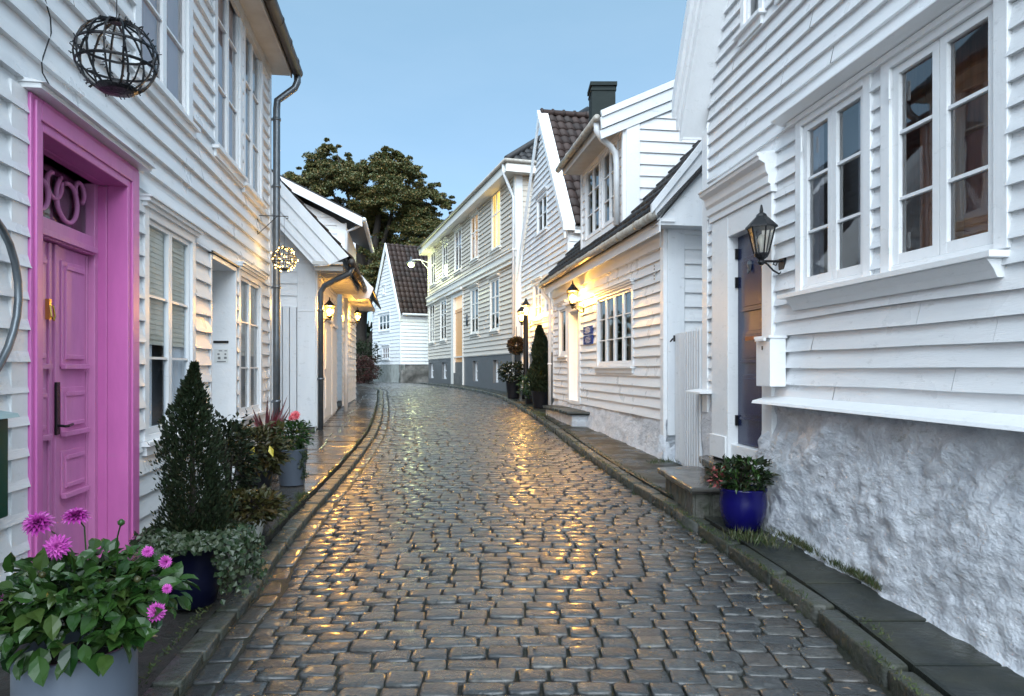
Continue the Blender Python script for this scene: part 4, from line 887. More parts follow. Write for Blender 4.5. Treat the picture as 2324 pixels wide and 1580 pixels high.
MB(F2r).box(0, .1, -.03, .05, .82, ez2).build('corner_board', trim, hr); m = MB(F2r); m.box(sR-.125, sR, -.045, .05, .45, ez2+.02); m.box(sR-.14,sR+.004,-.052,-.0455,1.9,1.93); m.build('corner_board', trim, hr, bevel=.004)
FS = F2r.side(sR)
m = MB(FS); m.box(.0+.003, .235, -.04, .05, .62, ez2+.05); m.build('corner_board', fence, hr, bevel=.004, label='broad white corner board facing the gate')
m = MB(FS); siding(m, FS, .235, 3.6, .6, 5.6, .19, (), hi=lambda z: 3.6, lo=lambda z: .235 if z < ez2+.25 else .235+(z-ez2-.25)/rsl, wob=.002); m.build('wall', white, hr, label='end wall of clapboards behind the gate')
rough(F2r, 0, sR+.02, lambda s_: G(F2r.P(s_,0,0)[1])+.02, .83, .0, .10, .04, .045, 'foundation', stonew, hr, 5.5)
rough(FS, -.05, 1.2, lambda s_: G(9.4)+.02, .62, .0, .10, .03, .05, 'foundation', stonew, hr, 6.5)
# roof over the street range
m = MB(F2r); slabroof(m, F2r, [(-.26, ez2+.07), (2.2, ez2+.07+2.46*rsl)], .09, -.05, sR+.33); m.build('roof', tiled, hr)
m = MB(F2r); nb = math.hypot(1, rsl); tiles(m, F2r, (-.05,-.30,ez2+.08), (1,0,0), (0,1/nb,rsl/nb), sR+.34, 3.0, tw=.22, th=.30); m.build('roof_tiles', tiled, hr, smooth=True)
m = MB(F2r); m.box(-.05, sR+.30, -.20, .0, ez2-.02, ez2+.02); m.box(-.05, sR+.31, -.215, -.20, ez2-.16, ez2+.06); m.box(0,sR-.1,-.06,-.03,ez2-.28,ez2-.02); m.build('fascia', trim, hr, label='lamp-lit white fascia under the roof edge')
m = MB(F2r); m.tube([(-.08,-.30,ez2+.04),(sR+.33,-.30,ez2+.05)], .058, 10)
for i in range(9): m.tube([(.3+i*.83,-.30,ez2+.045),(.34+i*.83,-.30,ez2+.045)], .068, 10)
m.build('gutter', gutw, hr, smooth=True)
m = MB(FS); X0, Z0 = -.30, ez2+.16; rsb = rsl*1.17   # bargeboard on the near end, facing us
m.prism([(X0,-.33,Z0),(2.4,-.33,Z0+2.7*rsb),(2.4,-.33,Z0+2.7*rsb-.42),(X0+.05,-.33,Z0-.18)], (0,.05,0)); m.prism([(X0-.03,-.36,Z0+.03),(2.4,-.36,Z0+2.73*rsb+.0),(2.4,-.36,Z0+2.73*rsb-.12),(X0-.03,-.36,Z0-.09)], (0,.06,0))
m.prism([(X0+.05,-.28,Z0-.22),(.75,-.28,Z0-.22),(2.0,-.28,Z0+1.3*rsb),(2.4,-.28,Z0+2.3*rsb)], (0,.26,0))
m.build('bargeboard', fence, hr, label='broad white bargeboard facing the viewer')
m = MB(F2r); m.tube([(-.05,-.28,ez2),(-.05,-.26,ez2-.12),(-.04,-.12,ez2-.28),(-.04,-.09,ez2-.4),(-.04,-.09,G(16.6)+.1)], .042, 10)
for z in (1.6, 2.9): m.tube([(-.04,-.09,z),(-.04,-.09,z+.04)], .052, 10)
m.build('downpipe', pipew, hr, smooth=True, label='white downpipe at the far corner')
# upper storey
yb = 0.; u0_, u1_ = SR(1322, yb), SR(1420, yb); uz0, uz1 = 3.55, 5.37; FU = Fr(*F2r.P(0, yb, 0)[:2], F2r.dx, F2r.dy); ops = []
HU = FU.hit
for ua, ub_, lb_ in ((1331, 1365, 'left of the pair of upper windows'), (1368, 1405, 'upper window beside the bent white downpipe')):
    o, w = window(hr, FU, FU.S(ua), FU.S(ub_), 3.96, 5.30, n=2, rows=(.33,.66), cas=.06, sash=.04, back='none', head=False, sill=False, label=lb_); ops.append(o)
m = MB(FU); siding(m, FU, u0_, u1_, uz0, uz1, .15, ops, wob=0); m.build('wall', white, hr, label='upper storey front wall')
m = MB(FU); m.box(u0_, u0_+.07, -.04, .03, uz0, uz1); m.box(u1_-.08, u1_, -.05, .03, uz0, uz1); m.box(u0_+.07,u1_-.08,-.046,.0,5.305,5.36); m.build('corner_board', trim, hr, label='upper corner boards')
FUS = FU.side(u1_); rs2 = .46; uh = 2.7
m = MB(FUS); m.box(.003, .22, -.035, .03, uz0-.2, uz1+.05); m.build('corner_board', trim, hr, label='broad upper corner board')
m = MB(FUS); siding(m, FUS, .22, 5.4, uz0-.1, 6.6, .19, (), lo=lambda z: .22 if z < uz1 else .22+(z-uz1-.1)/rs2, hi=lambda z: 5.4 if z<uz1 else 5.4-(z-uz1-.1)/rs2, wob=.002); m.build('wall', white, hr, label='upper end wall with worn paint')
oe = .40
m = MB(F2r); slabroof(m, FU, [(-oe, uz1+.12), (uh, uz1+.12+(uh+oe)*rs2)], .1, u0_+.1, u1_+.05); slabroof(m, FU, [(5.4+oe, uz1+.12), (uh, uz1+.12+(uh+oe)*rs2)], .1, u0_+.1, u1_+.05); m.build('roof', tiled, hr, label='shallow roof of the upper storey')
m = MB(FUS); X0 = -oe-.03; Z0 = uz1+.16
for y0, dz, th in ((-.10,0,.12),(-.075,-.10,.22),(-.05,-.30,.16)): m.prism([(X0,y0,Z0+dz),(uh,y0,Z0+dz+(uh-X0)*rs2),(uh,y0,Z0+dz+(uh-X0)*rs2-th),(X0+.02,y0,Z0+dz-th*.8)], (0,.05,0))
m.build('bargeboard', fence, hr, label='shallow stepped bargeboard of the upper storey')
m = MB(FU); m.box(u0_-.0, u1_+.02, -oe+.02, .0, uz1-.06, uz1-.03); m.box(u0_, u1_+.02, -oe, -oe+.02, uz1-.10, uz1+.10); m.build('soffit', soff, hr)
m = MB(FU); m.tube([(u0_-.1,-oe-.07,uz1+.05),(u1_+.02,-oe-.07,uz1+.07)], .058, 10)
for i in range(5): m.tube([(u0_+.2+i*.6,-oe-.07,uz1+.055),(u0_+.24+i*.6,-oe-.07,uz1+.055)], .068, 10)
m.build('gutter', gutw, hr, smooth=True, label='weathered upper gutter')
m = MB(FU); p_ = u1_-.16; m.tube([(u1_-.08,-oe-.05,uz1+.04),(u1_-.08,-oe-.05,uz1-.10),(u1_-.10,-oe+.04,uz1-.22),(u1_-.14,-.2,uz1-.32),(p_,-.12,uz1-.42),(p_,-.10,uz1-.6),(p_,-.10,3.80)], .05, 10); m.build('downpipe', pipew, hr, smooth=True, label='bent white downpipe of the upper storey')
# chimney
cb = ((1370-CX)/FF*13.4, 13.4); w_ = .225; ct = 1.5+(838-186)/FF*13.4
m = MB(); m.box(cb[0]-w_, cb[0]+w_, cb[1], cb[1]+.5, 5.75, ct-.07); m.box(cb[0]-w_-.03, cb[0]+w_+.03, cb[1]-.03, cb[1]+.53, ct-.069, ct); m.box(cb[0]-w_-.015, cb[0]+w_+.015, cb[1]-.015, cb[1]+.515, ct-.16, ct-.12)
m.build('chimney', nm('chimney_slate', (.025,.032,.031), .8, spec=.15, n_scale=4, n_amt=.5, dark=(.03,.037,.035), bump=.4, bscale=14), hr, label='square grey-green chimney')
# plaques and small fittings
def plaque(label, ua, ub, vt, vb, oval=False):
    a0, a1 = SR(ua), SR(ub); z1_, z0_ = HR(ua, vt)[1], HR(ua, vb)[1]; o = MB(F2r); o.box(a0, a1, -.045, -.03, z0_, z1_)
    r = tag(o.build('plaque', plaqm, None, loc=F2r.P((a0+a1)/2, 0, z0_), bevel=.003), label, 'sign', 'blue plaques by the window')
    k = MB(F2r); ca, cz = (a0+a1)/2, (z0_+z1_)/2; hh = (z1_-z0_)
    for t, ww in ((.30,.22),(.14,.32),(-.02,.30),(-.18,.34),(-.32,.2)): k.box(ca-ww*(a1-a0)*.9, ca+ww*(a1-a0)*.9, -.0475, -.0455, cz+t*hh-.004, cz+t*hh+.004)
    k.build('lettering', paper, r)
plaque('upper blue enamel plaque left of the four-light window', 1328.5, 1349, 743, 761)
plaque('lower blue enamel plaque hanging under the first one', 1329, 1350, 763.5, 783)
m = MB(F2r); a, z = HR(1490, 615); z0_ = HR(1490, 640)[1]
m.box(a-.028, a+.028, -.032, -.027, z0_, z)
vn = tag(m.build('vertical_sign', paper, None, loc=F2r.P(a,0,z0_)), 'small white sign with upright black lettering high on the low house wall', 'signboard'); m = MB(F2r)  # upright sign; its unreadable letters are drawn as black bars
for i in range(5): m.box(a-.018, a+.018, -.034, -.0325, z0_+.03+i*.045, z0_+.05+i*.045)
m.build('bar', blackp, vn)
lantern('wall_lantern', 'lit wall lantern with yellow glow between the doorway and the four-light window', (SR(1327), HR(1327, 700)[1]), .24, True, F2r, 1.25, 85)
ds = thing('doorstep', 'low stone step with dark slab before the low house doorway', 'steps', F2r.P(SR(1305), -.2, .5))
m = MB(); c0 = F2r.P(SR(1272), 0, 0); c1 = F2r.P(SR(1345), 0, 0); zs = .70
rslab(m, [(c0[0],c0[1]),(c0[0]-.42,c0[1]-.1),(c1[0]-.46,c1[1]+.12),(c1[0]-.02,c1[1])], zs-.06, zs-.0); m.build('slab', slab, ds)
m = MB(); rslab(m, [(c0[0],c0[1]-.1),(c0[0]-.34,c0[1]-.2),(c1[0]-.38,c1[1]+.2),(c1[0]-.02,c1[1]+.1)], G(14)+.05, zs-.062, .015); m.build('base', stonew, ds)

# ================================================================ STEEP GABLE HOUSE
F3r = Fr(4.9-.2*22.9, 22.9, .2, -1); H3 = F3r.hit; S3 = F3r.S
h3r = thing('steep_house', 'white house with a tall narrow street gable and dark pantile roof', 'house', F3r.P(2.5, 0, .8))
L3r = S3(1292); ax = L3r/2+.15; az3 = H3(1240, 262)[1]; ez3 = 5.15; ms = (az3-ez3)/(L3r-ax); ops = []
def w3(u0,u1,vt,vb,um,**kw):
    o, w = window(h3r, F3r, S3(u0), S3(u1), H3(um,vb)[1], H3(um,vt)[1], **kw); ops.append(o)
w3(1220, 1244, 440, 527, 1232, n=2, rows=(.5,), cas=.10, back='none', mun=.03, label='upper gable window with dark panes')
w3(1212, 1232, 636, 726, 1222, n=2, rows=(.33,.66), cas=.10, back='curtain', mun=.03, label='ground floor window behind the lamps')
w3(1238, 1256, 630, 716, 1246, n=2, rows=(.33,.66), cas=.10, back='curtain', mun=.03, label='ground floor window nearest the white downpipe')
zf = 2.0
m = MB(F3r); lo3 = lambda z: .0 if z < ez3-.4 else .0+(z-ez3+.4)/((az3-ez3+.4)/ax)
siding(m, F3r, 0, L3r-.12, zf, az3, .165, ops, lo=lo3, hi=lambda z: L3r-.12 if z < ez3 else L3r-(z-ez3)/ms, wob=.002, th=.04); m.build('wall', white, h3r)
m = MB(F3r); m.box(L3r-.12, L3r, -.04, .05, zf, ez3+.1); m.build('corner_board', trim, h3r)
m = MB(F3r); m.box(0, L3r, -.01, .2, .3, zf-.003); m.build('plinth', greyp, h3r); m = MB(F3r); m.box(0, L3r, -.05, -.0, zf-.04, zf+.02); m.build('water_table', trim, h3r)
m = MB(F3r); 
m.prism([(L3r+.12,-.16,ez3-.10),(ax,-.16,az3+.18),(ax,-.16,az3-.10),(L3r+.12-.02,-.16,ez3-.42)], (0,.05,0)); m.prism([(L3r+.15,-.19,ez3-.08),(ax,-.19,az3+.25),(ax,-.19,az3+.10),(L3r+.15,-.19,ez3-.24)], (0,.30,0))
m.prism([(-.12,-.16,ez3-.55),(ax,-.16,az3+.18),(ax,-.16,az3-.08),(-.10,-.16,ez3-.80)], (0,.05,0)); m.build('bargeboard', trim, h3r, label='bright white bargeboards of the tall gable')
FT = F3r.side(L3r); m = MB(F3r)
A = (0,1,0); dl = math.hypot(L3r+.15-ax, az3+.16-ez3+.08); Bv = ((ax-L3r-.15)/dl, 0, (az3+.16-ez3+.08)/dl)
tiles(m, F3r, (L3r+.15,.12,ez3-.10), A, Bv, 7.5, dl, tw=.235, th=.33, amp=.04); m.build('roof_tiles', tile, h3r, smooth=True)
m = MB(F3r); m.prism([(L3r+.13,.1,ez3-.12),(ax,.1,az3+.12),(ax,.1,az3+.02),(L3r+.13,.1,ez3-.22)], (0,7.5,0)); m.prism([(-.13,.1,ez3-.6),(ax,.1,az3+.12),(ax,.1,az3+.02),(-.13,.1,ez3-.7)], (0,7.5,0)); m.build('roof', tiled, h3r)
m = MB(F3r); m.tube([(ax,-.1,az3+.2),(ax,7.6,az3+.2)], .09, 8)
for i in range(24): m.tube([(ax,-.08+i*.32,az3+.21),(ax,-.03+i*.32,az3+.21)], .11, 8)
m.build('roof_ridge', tile, h3r, smooth=True)
m = MB(FT); siding(m, FT, 0, 7.5, .4, ez3-.15, .17, (), wob=0); m.box(.1,7.4,-.13,-.02,ez3-.30,ez3-.14); m.build('wall', white, h3r, label='side wall under the tiled roof')
m = MB(F3r); m.quad((0,0,.3),(0,7.5,.3),(0,7.5,ez3-.3),(0,0,ez3-.3)); m.build('wall', white, h3r, label='far side wall')
m = MB(F3r); m.box(S3(1186)+.0, S3(1186)+.22, -.06, -.012, .8, 3.0); m.box(S3(1200)+.0, S3(1200)+.18, -.06, -.012, .8, 3.0); m.box(S3(1186),S3(1200)+.2,-.08,-.012,3.0,3.16); m.build('door_frame', trim, h3r)
m = MB(F3r); m.box(S3(1188)+.2, S3(1200), -.03, -.011, .8, 3.0); m.build('door', blackp, h3r)
lantern('wall_lantern', 'lit wall lantern on the tall gable house beside its dark doorway', (S3(1206), 2.85), .3, True, F3r, 1.5, 75)
# lamp post
lpx, lpy = (1193.5-CX)/FF*20.6, 20.6; lpz = G(lpy)+.1
lp = thing('lamp_post', 'black lamp post with lit lantern head at the pavement edge', 'lamp post', (lpx, lpy, lpz)); zt_ = 1.5+(838-716)/FF*20.6
m = MB(); m.lathe((lpx,lpy,0), [(.12,lpz),(.12,lpz+.25),(.09,lpz+.3),(.08,lpz+.6),(.075,zt_-.3),(.07,zt_-.05),(.08,zt_)], 12); m.build('post', iron, lp, smooth=True)
m = MB(); m.lathe((lpx,lpy,0), [(.07,zt_+.001),(.12,zt_+.28),(.15,zt_+.285),(.06,zt_+.40),(.02,zt_+.5)], 6); 
k = MB(); k.lathe((lpx,lpy,0), [(.08,zt_+.27),(.15,zt_+.285),(.06,zt_+.40),(.02,zt_+.5)], 6); k.build('lamp_cap', iron, lp)
k = MB(); k.lathe((lpx,lpy,0), [(.02,zt_+.03),(.055,zt_+.10),(.06,zt_+.16),(.02,zt_+.22)], 10); k.build('bulb', flamem, lp, smooth=True)
k = MB(); q6 = lambda r, z: [(lpx+r*math.cos(2*math.pi*i/6), lpy+r*math.sin(2*math.pi*i/6), z) for i in range(6)]; A6, B6 = q6(.07, zt_), q6(.12, zt_+.27)
for i in range(6): k.tube([A6[i], B6[i]], .008, 4)
k.build('lamp_frame', iron, lp)
L = bpy.data.lights.new('lamp_light', 'POINT'); L.energy = 75; L.color = (1,.48,.07); L.shadow_soft_size = .07; o = bpy.data.objects.new('lamp_light', L); COL.objects.link(o); o.parent = lp; o.location = (0,0,zt_+.14-lpz)

# ================================================================ LONG CREAM HOUSE
F4 = Fr(.12-.3*(40-23.8), 40, .3, -1); H4 = F4.hit; S4 = F4.S
h4 = thing('cream_house', 'long two storey cream clapboard house with a grey plinth on the bend', 'house', F4.P(8, 0, .8))
L4 = S4(1171); ez4 = 8.38; zf4 = 2.06; ops = []
def w4(u0, u1, vt, vb, back, lb, **kw):
    um = (u0+u1)/2; kw.setdefault('rows', (.62,)); o, w = window(h4, F4, S4(u0-1.5), S4(u1+1.5), H4(um,vb)[1], H4(um,vt)[1], n=2, cas=.11, sash=.045, mun=.05, back=back, mat=nm('cream_trim', (.78,.75,.69), .4), hd=.14, label=lb, **kw); ops.append(o)
w4(1118,1137,430,566,'lit','upper window glowing yellow nearest the street corner'); w4(1070.5,1086,483,590,'warm','upper window with warm light, second from the corner')
w4(1034,1047.5,518,616,'blush','upper window with blush curtain over the doorway'); w4(1006.5,1016,545,631,'none','upper window left of the doorway'); w4(979.6,988,568,647,'none','upper window nearest the street lamp')
w4(1114.5,1133.7,629,751,'sides','lower window nearest the corner', rows=(.33,.66)); w4(1070.5,1086,650,758,'sides','lower window right of the doorway', rows=(.33,.66))
w4(1001.6,1013,678,773,'none','lower window left of the doorway', rows=(.33,.66)); w4(976,986,688,778,'none','lower window at the far corner', rows=(.33,.66))
a0, a1 = S4(1026), S4(1053); zt_ = H4(1040, 664)[1]; ops.append((a0+.01, a1-.01, -1, zt_))
m = MB(F4); m.box(a0, a0+.55, -.06, .1, .8, zt_); m.box(a1-.10, a1, -.06, .1, .8, zt_); m.box(a0+.55, a1-.1, -.061, .1, zt_-.2, zt_+.001); m.box(a0-.1,a1+.1,-.2,-.01,zt_+.003,zt_+.12);  m.build('door_frame', nm('cream_trim'), h4)
m = MB(F4); dz_ = H4(1040, 822)[1]; m.box(a0+.55, a1-.1, .06, .1, dz_, zt_-.9); m.box(a0+.7, a1-.25, .045, .0599, dz_+.2, dz_+1.0); m.box(a0+.55,a1-.1,.03,.1,zt_-.9,zt_-.75); m.build('door', nm('ochre_door', (.80,.42,.17), .4), h4)
m = MB(F4); m.box(a0+.55, a1-.1, .08, .1, zt_-.75, zt_-.2); m.build('transom_pane', litdim, h4)
m = MB(F4); m.box(a0+.55, a1-.1, -.05, .6, .7, dz_-.5); m.box(a0+.55, a1-.1, .03, .6, .7, dz_); m.build('steps', stoneg, h4)
m = MB(F4); siding(m, F4, .12, L4-.16, zf4, ez4-.3, .17, ops, wob=0, th=.045); m.build('wall', cream, h4)
m = MB(F4); m.box(0, .12, -.04, .05, zf4, ez4-.3); m.box(L4-.16, L4, -.05, .05, zf4, ez4-.28)
m.build('corner_board', nm('cream_trim'), h4)
bz = H4(1168, 570)[1]; m = MB(F4); m.box(-.05, L4+.05, -.10, -.005, bz-.22, bz); m.box(-.05, L4+.08, -.16, -.004, bz+.001, bz+.05); m.box(-.05, L4+.04, -.13, -.004, bz-.42, bz-.36); m.build('belt_course', nm('cream_trim'), h4)
pops = []
for u0, u1 in ((1119,1131),(1073,1084.5),(1003,1013.5),(974.5,984)):
    a_0, a_1 = S4(u0), S4(u1); z1_ = zf4-.22; z0_ = H4((u0+u1)/2, 872)[1]; z0_ = max(z0_, 1.0); pops.append((a_0, a_1, z0_, z1_))
seg = sorted(pops+[(a0+.5, a1-.08, -1, zf4)]); cur = 0; m = MB(F4)
for p in seg:
    m.box(cur, p[0], .0, .25, .3, zf4-.004)
    if p[2] > 0: m.box(p[0], p[1], .001, .25, .3, p[2]); m.box(p[0], p[1], .001, .25, p[3], zf4-.004)
    cur = p[1]
    if p[2] < 0: m.build('plinth', greyp, h4); m = MB(F4)
m.box(cur, L4-.0, .0, .25, .3, zf4-.004); m.build('plinth', greyp, h4)
for p in pops:
    w_ = MB(F4); w_.box(p[0]+.001, p[0]+.1, .12, .2, p[2], p[3]); w_.box(p[1]-.1, p[1]-.001, .12, .2, p[2], p[3]); w_.box(p[0]+.1,p[1]-.1,.121,.2,p[3]-.07,p[3]); w_.box(p[0]+.1,p[1]-.1,.121,.2,p[2],p[2]+.07); zz = (p[2]+p[3])/2; w_.box(p[0]+.1,p[1]-.1,.13,.19,zz-.025,zz+.025)
    W_ = w_.build('basement_window', trim, h4); q = MB(F4); q.quad((p[0]+.1,.16,p[2]),(p[1]-.1,.16,p[2]),(p[1]-.1,.16,p[3]),(p[0]+.1,.16,p[3])); q.build('pane', blackp if False else nm('dark_pane', (.02,.025,.03), .06, spec=.8), W_)
m = MB(F4); m.box(0, L4+.03, -.03, -.001, zf4-.03, zf4+.03); m.build('water_table', nm('cream_trim'), h4)
F4s = F4.side(L4); D4 = 9.0
m = MB(F4s); siding(m, F4s, .22, D4, zf4, ez4-.3, .18, (), wob=0); m.build('wall', cream, h4, label='end wall facing down the street'); m = MB(F4s); m.box(.003,.22,-.04,.05,zf4,ez4-.28); m.build('corner_board', trim, h4); m = MB(F4s); m.box(0, D4, .0, .2, .3, zf4-.003); m.build('plinth', greyp, h4)
m = MB(F4); m.quad((0,0,.3),(0,D4,.3),(0,D4,ez4-.3),(0,0,ez4-.3)); m.build('wall', cream, h4, label='far end wall')
m = MB(F4); o4 = .45; m.box(-o4, L4+o4, -o4, D4+o4, ez4-.34, ez4-.28); m.build('soffit', nm('cream_trim'), h4)
m = MB(F4); m.box(-o4-.02, L4+o4+.02, -o4-.02, -o4+.02, ez4-.36, ez4-.02); m.box(L4+o4-.02, L4+o4+.025, -o4+.02, D4+o4, ez4-.36, ez4-.02); m.box(-o4-.02,-o4+.02,-o4+.02,D4+o4,ez4-.36,ez4-.02); m.build('fascia', nm('cream_trim'), h4)
m = MB(F4); m.tube([(-o4,-o4-.07,ez4-.02),(L4+o4+.07,-o4-.07,ez4-.02),(L4+o4+.07,D4,ez4-.02)], .07, 8); m.build('gutter', gutw, h4, smooth=True)
rh = 3.9; h_ = D4/2+o4; c_ = [(-o4,-o4,ez4),(L4+o4,-o4,ez4),(L4+o4,D4+o4,ez4),(-o4,D4+o4,ez4)]; r0, r1 = (h_-o4, D4/2, ez4+rh), (L4+o4-h_, D4/2, ez4+rh)
m = MB(F4); m.add(c_+[r0, r1], [(0,1,5,4),(1,2,5),(2,3,4,5),(3,0,4)]); m.build('roof', tiled, h4)
sl4 = math.hypot(h_, rh); m = MB(F4)
tiles(m, F4, (L4+o4,-o4,ez4+.01), (0,1,0), (-h_/sl4,0,rh/sl4), D4+2*o4, sl4, tw=.28, th=.36, amp=.05, clip=lambda x, y: y*h_/sl4 < x < D4+2*o4-y*h_/sl4)
tiles(m, F4, (-o4,-o4,ez4+.01), (1,0,0), (0,h_/sl4,rh/sl4), L4+2*o4, sl4, tw=.28, th=.36, amp=.05, clip=lambda x, y: y*h_/sl4 < x < L4+2*o4-y*h_/sl4 and y < 2.2)
m.build('roof_tiles', tiled, h4, smooth=True)
m = MB(F4); m.tube([(L4+o4,-o4,ez4+.05),(r1[0],r1[1],r1[2]+.05)], .11, 8); m.build('roof_hip', tiled, h4, smooth=True)
m = MB(F4); m.tube([(L4+.2,-o4-.05,ez4-.05),(L4+.2,-o4-.05,ez4-.35),(L4+.05,-.2,ez4-.9),(L4+.03,-.1,ez4-1.1),(L4+.03,-.1,G(23)+.1)], .05, 8); m.build('downpipe', pipew, h4, smooth=True)
m = MB(F4); a, z = H4(1062, 727); m.lathe((0,0,0), [(.001,0)], 3) if False else None
ring = [(a+.17*math.cos(2*math.pi*i/18), -.06, z+.26*math.sin(2*math.pi*i/18)) for i in range(18)]; m.prism(ring, (0,.03,0)); pq = tag(m.build('plaque', iron, None, loc=F4.P(a,0,z)), 'oval black plaque on the cream wall right of the doorway', 'sign')
m = MB(F4); ring2 = [(a+.13*math.cos(2*math.pi*i/18), -.064, z+.21*math.sin(2*math.pi*i/18)) for i in range(18)]; m.tube([(p[0],p[1],p[2]) for p in ring2+ring2[:1]], .012, 4); m.build('rim', zinc, pq)
# street lamp on the far corner
sl_ = thing('street_lamp', 'street lamp on a wall arm glowing greenish white at the far corner', 'street lamp', F4.P(0, 0, 6.9)); zb_ = 1.5+(838-596)/FF*40
m = MB(F4); m.tube([(.3,-.05,zb_),(.1,-.5,zb_+.05),(-.1,-1.0,zb_+.04)], .045, 6)
c0 = F4.P(.05,-.05,0); tip = ((933-CX)/FF*39.5, 39.5)
m = MB(); m.tube([(c0[0],c0[1],zb_),(tip[0]*.5+c0[0]*.5,39.7,zb_+.12),(tip[0],tip[1],zb_+.06)], .03, 6); m.tube([(c0[0],c0[1],zb_-.35),(c0[0]-.35,c0[1]-.1,zb_+.06)], .02, 6); m.build('arm', pipew, sl_)
m = MB(); m.lathe((tip[0],tip[1],0), [(.05,zb_+.25),(.07,zb_+.05),(.28,zb_-.06),(.30,zb_-.10),(.05,zb_-.08)], 14); m.build('lamp_shade', zinc, sl_, smooth=True)
m = MB(); m.lathe((tip[0],tip[1],0), [(.08,zb_-.1),(.15,zb_-.17),(.15,zb_-.25),(.06,zb_-.33)], 12); m.build('bulb', coolm, sl_, smooth=True)
L = bpy.data.lights.new('lamp_light', 'POINT'); L.energy = 45; L.color = (.9,1,.5); L.shadow_soft_size = .2; o = bpy.data.objects.new('lamp_light', L); COL.objects.link(o); o.parent = sl_; p0 = F4.P(0,0,6.9); o.location = (tip[0]-p0[0], tip[1]-p0[1], zb_-.5-p0[2])

# ================================================================ FAR WHITE COTTAGE
pc = ((910-CX)/FF*43, 43.); pf = ((846-CX)/FF*48, 48.)
Fc_ = Fr(pf[0], pf[1], pc[0]-pf[0], pc[1]-pf[1]); Lc = math.hypot(pc[0]-pf[0], pc[1]-pf[1]); Hc = Fc_.hit
hc = thing('far_cottage', 'white gabled cottage with brown pantiles on a stone base at the end of the street', 'house', Fc_.P(Lc/2, 0, .7))
zfc = Hc(910, 827)[1]; ezc = Hc(908, 706)[1]; azc = Hc(878, 562)[1]; axc = Fc_.S(880); ops = []
for u0, u1, vt, vb, bk, lb in ((860,886,711,751,'none','wide upper gable window'),(869,875,649,668,'none','tiny attic window'),(868,885,785,816,'blush','lower window with blush curtains'),(853,860,788,818,'curtain','lower left window')):
    um = (u0+u1)/2; o, w = window(hc, Fc_, Fc_.S(u0), Fc_.S(u1), Hc(um,vb)[1], Hc(um,vt)[1], n=3 if u1-u0 > 15 else 1, rows=(.5,), cas=.12, sash=.05, mun=.06, back=bk, label=lb); ops.append(o)
m = MB(Fc_); siding(m, Fc_, 0, Lc, zfc, azc, .22, ops, lo=lambda z: 0 if z < ezc else (z-ezc)/((azc-ezc)/axc), hi=lambda z: Lc if z < ezc else Lc-(z-ezc)/((azc-ezc)/(Lc-axc)), wob=0, th=.035); m.box(Lc-.14,Lc,-.05,.02,zfc,ezc); m.build('wall', white, hc)
Fcs = Fc_.side(Lc); m = MB(Fcs); siding(m, Fcs, .0, 9, zfc, ezc, .22, (), wob=0, th=.05); m.build('wall', white, hc, label='side wall under the tiled roof')
m = MB(Fc_); m.quad((0,0,.6),(0,9,.6),(0,9,ezc),(0,0,ezc)); m.build('wall', white, hc, label='far side wall')
m = MB(Fc_); m.prism([(Lc+.25,-.2,ezc-.25),(axc,-.2,azc+.25),(axc,-.2,azc-.1),(Lc+.22,-.2,ezc-.65)], (0,.08,0)); m.prism([(-.25,-.2,ezc-.25),(axc,-.2,azc+.25),(axc,-.2,azc-.1),(-.22,-.2,ezc-.65)], (0,.08,0)); m.build('bargeboard', trim, hc)
dl = math.hypot(Lc+.2-axc, azc+.2-ezc+.2); Bv = ((axc-Lc-.2)/dl, 0, (azc+.2-ezc+.2)/dl)
m = MB(Fc_); tiles(m, Fc_, (Lc+.22,-.1,ezc-.17), (0,1,0), Bv, 9, dl, tw=.3, th=.4, amp=.05); m.build('roof_tiles', tile, hc, smooth=True)
m = MB(Fc_); m.prism([(Lc+.2,.06,ezc-.25),(axc,.06,azc+.12),(-.2,.06,ezc-.25)], (0,9,0)); m.build('roof', tiled, hc)
m = MB(Fcs); m.tube([(0,-.3,ezc-.22),(9,-.3,ezc-.22)], .07, 8); m.build('gutter', pipew, hc)
rough(Fc_, -.05, Lc+.05, lambda s_: G(45)-.05, zfc, .02, .12, .03, .2, 'foundation', render, hc, 1.0)
rough(Fcs, -.05, 6, lambda s_: G(45)-.05, zfc, .02, .12, .12, .16, 'foundation', stoneg, hc, 2.0).__setitem__('label', 'dark rubble stone part of the base')
# ================================================================ TREE
def tree(name, label, base, trunk_pts, blobs, nleaf, lsize, mat, group=None):
    root = thing(name, label, 'tree', base, group); m = MB()
    for pts, rad in trunk_pts: m.tube(pts, rad, 9)
    m.build('trunk', bark, root, smooth=True)
    C_, D_, N_, S_ = [], [], [], []
    tot = sum(b[3]*b[4]*b[5] for b in blobs)
    for (x, y, z, rx, ry, rz) in blobs:
        n = max(16, int(70*(rx*ry*rz)/tot*len(blobs))); 
        for _ in range(n):
            d = rdir(1)[0]; 
            if d[2] < -.55: d[2] *= -.5
            rr = rng.uniform(.5, 1.12); c = np.array([x+d[0]*rx*rr, y+d[1]*ry*rr, z+d[2]*rz*rr]); s = rng.uniform(.5, 1.0)*min(rx, rz)*.27
            k = int(nleaf/len(blobs)/70)
            q = rdir(k)*np.cbrt(rng.uniform(0, 1, k))[:,None]*np.array([s*1.35, s*1.35, s*.62])
            q[:,2] -= (q[:,0]**2+q[:,1]**2)/(s*4.5)
            C_.append(c+q); N_.append(rdir(k)*.8+np.array([0,0,1.]))
            dd = rdir(k); dd[:,2] = dd[:,2]*.4-.35; D_.append(dd); S_.append(np.full(k, 1.))
    C_ = np.concatenate(C_); D_ = np.concatenate(D_); N_ = np.concatenate(N_)
    sz = rng.uniform(.7, 1.25, len(C_))*lsize
    leaves(C_, D_, N_, sz, sz*.85).build('crown', mat, root)
    return root
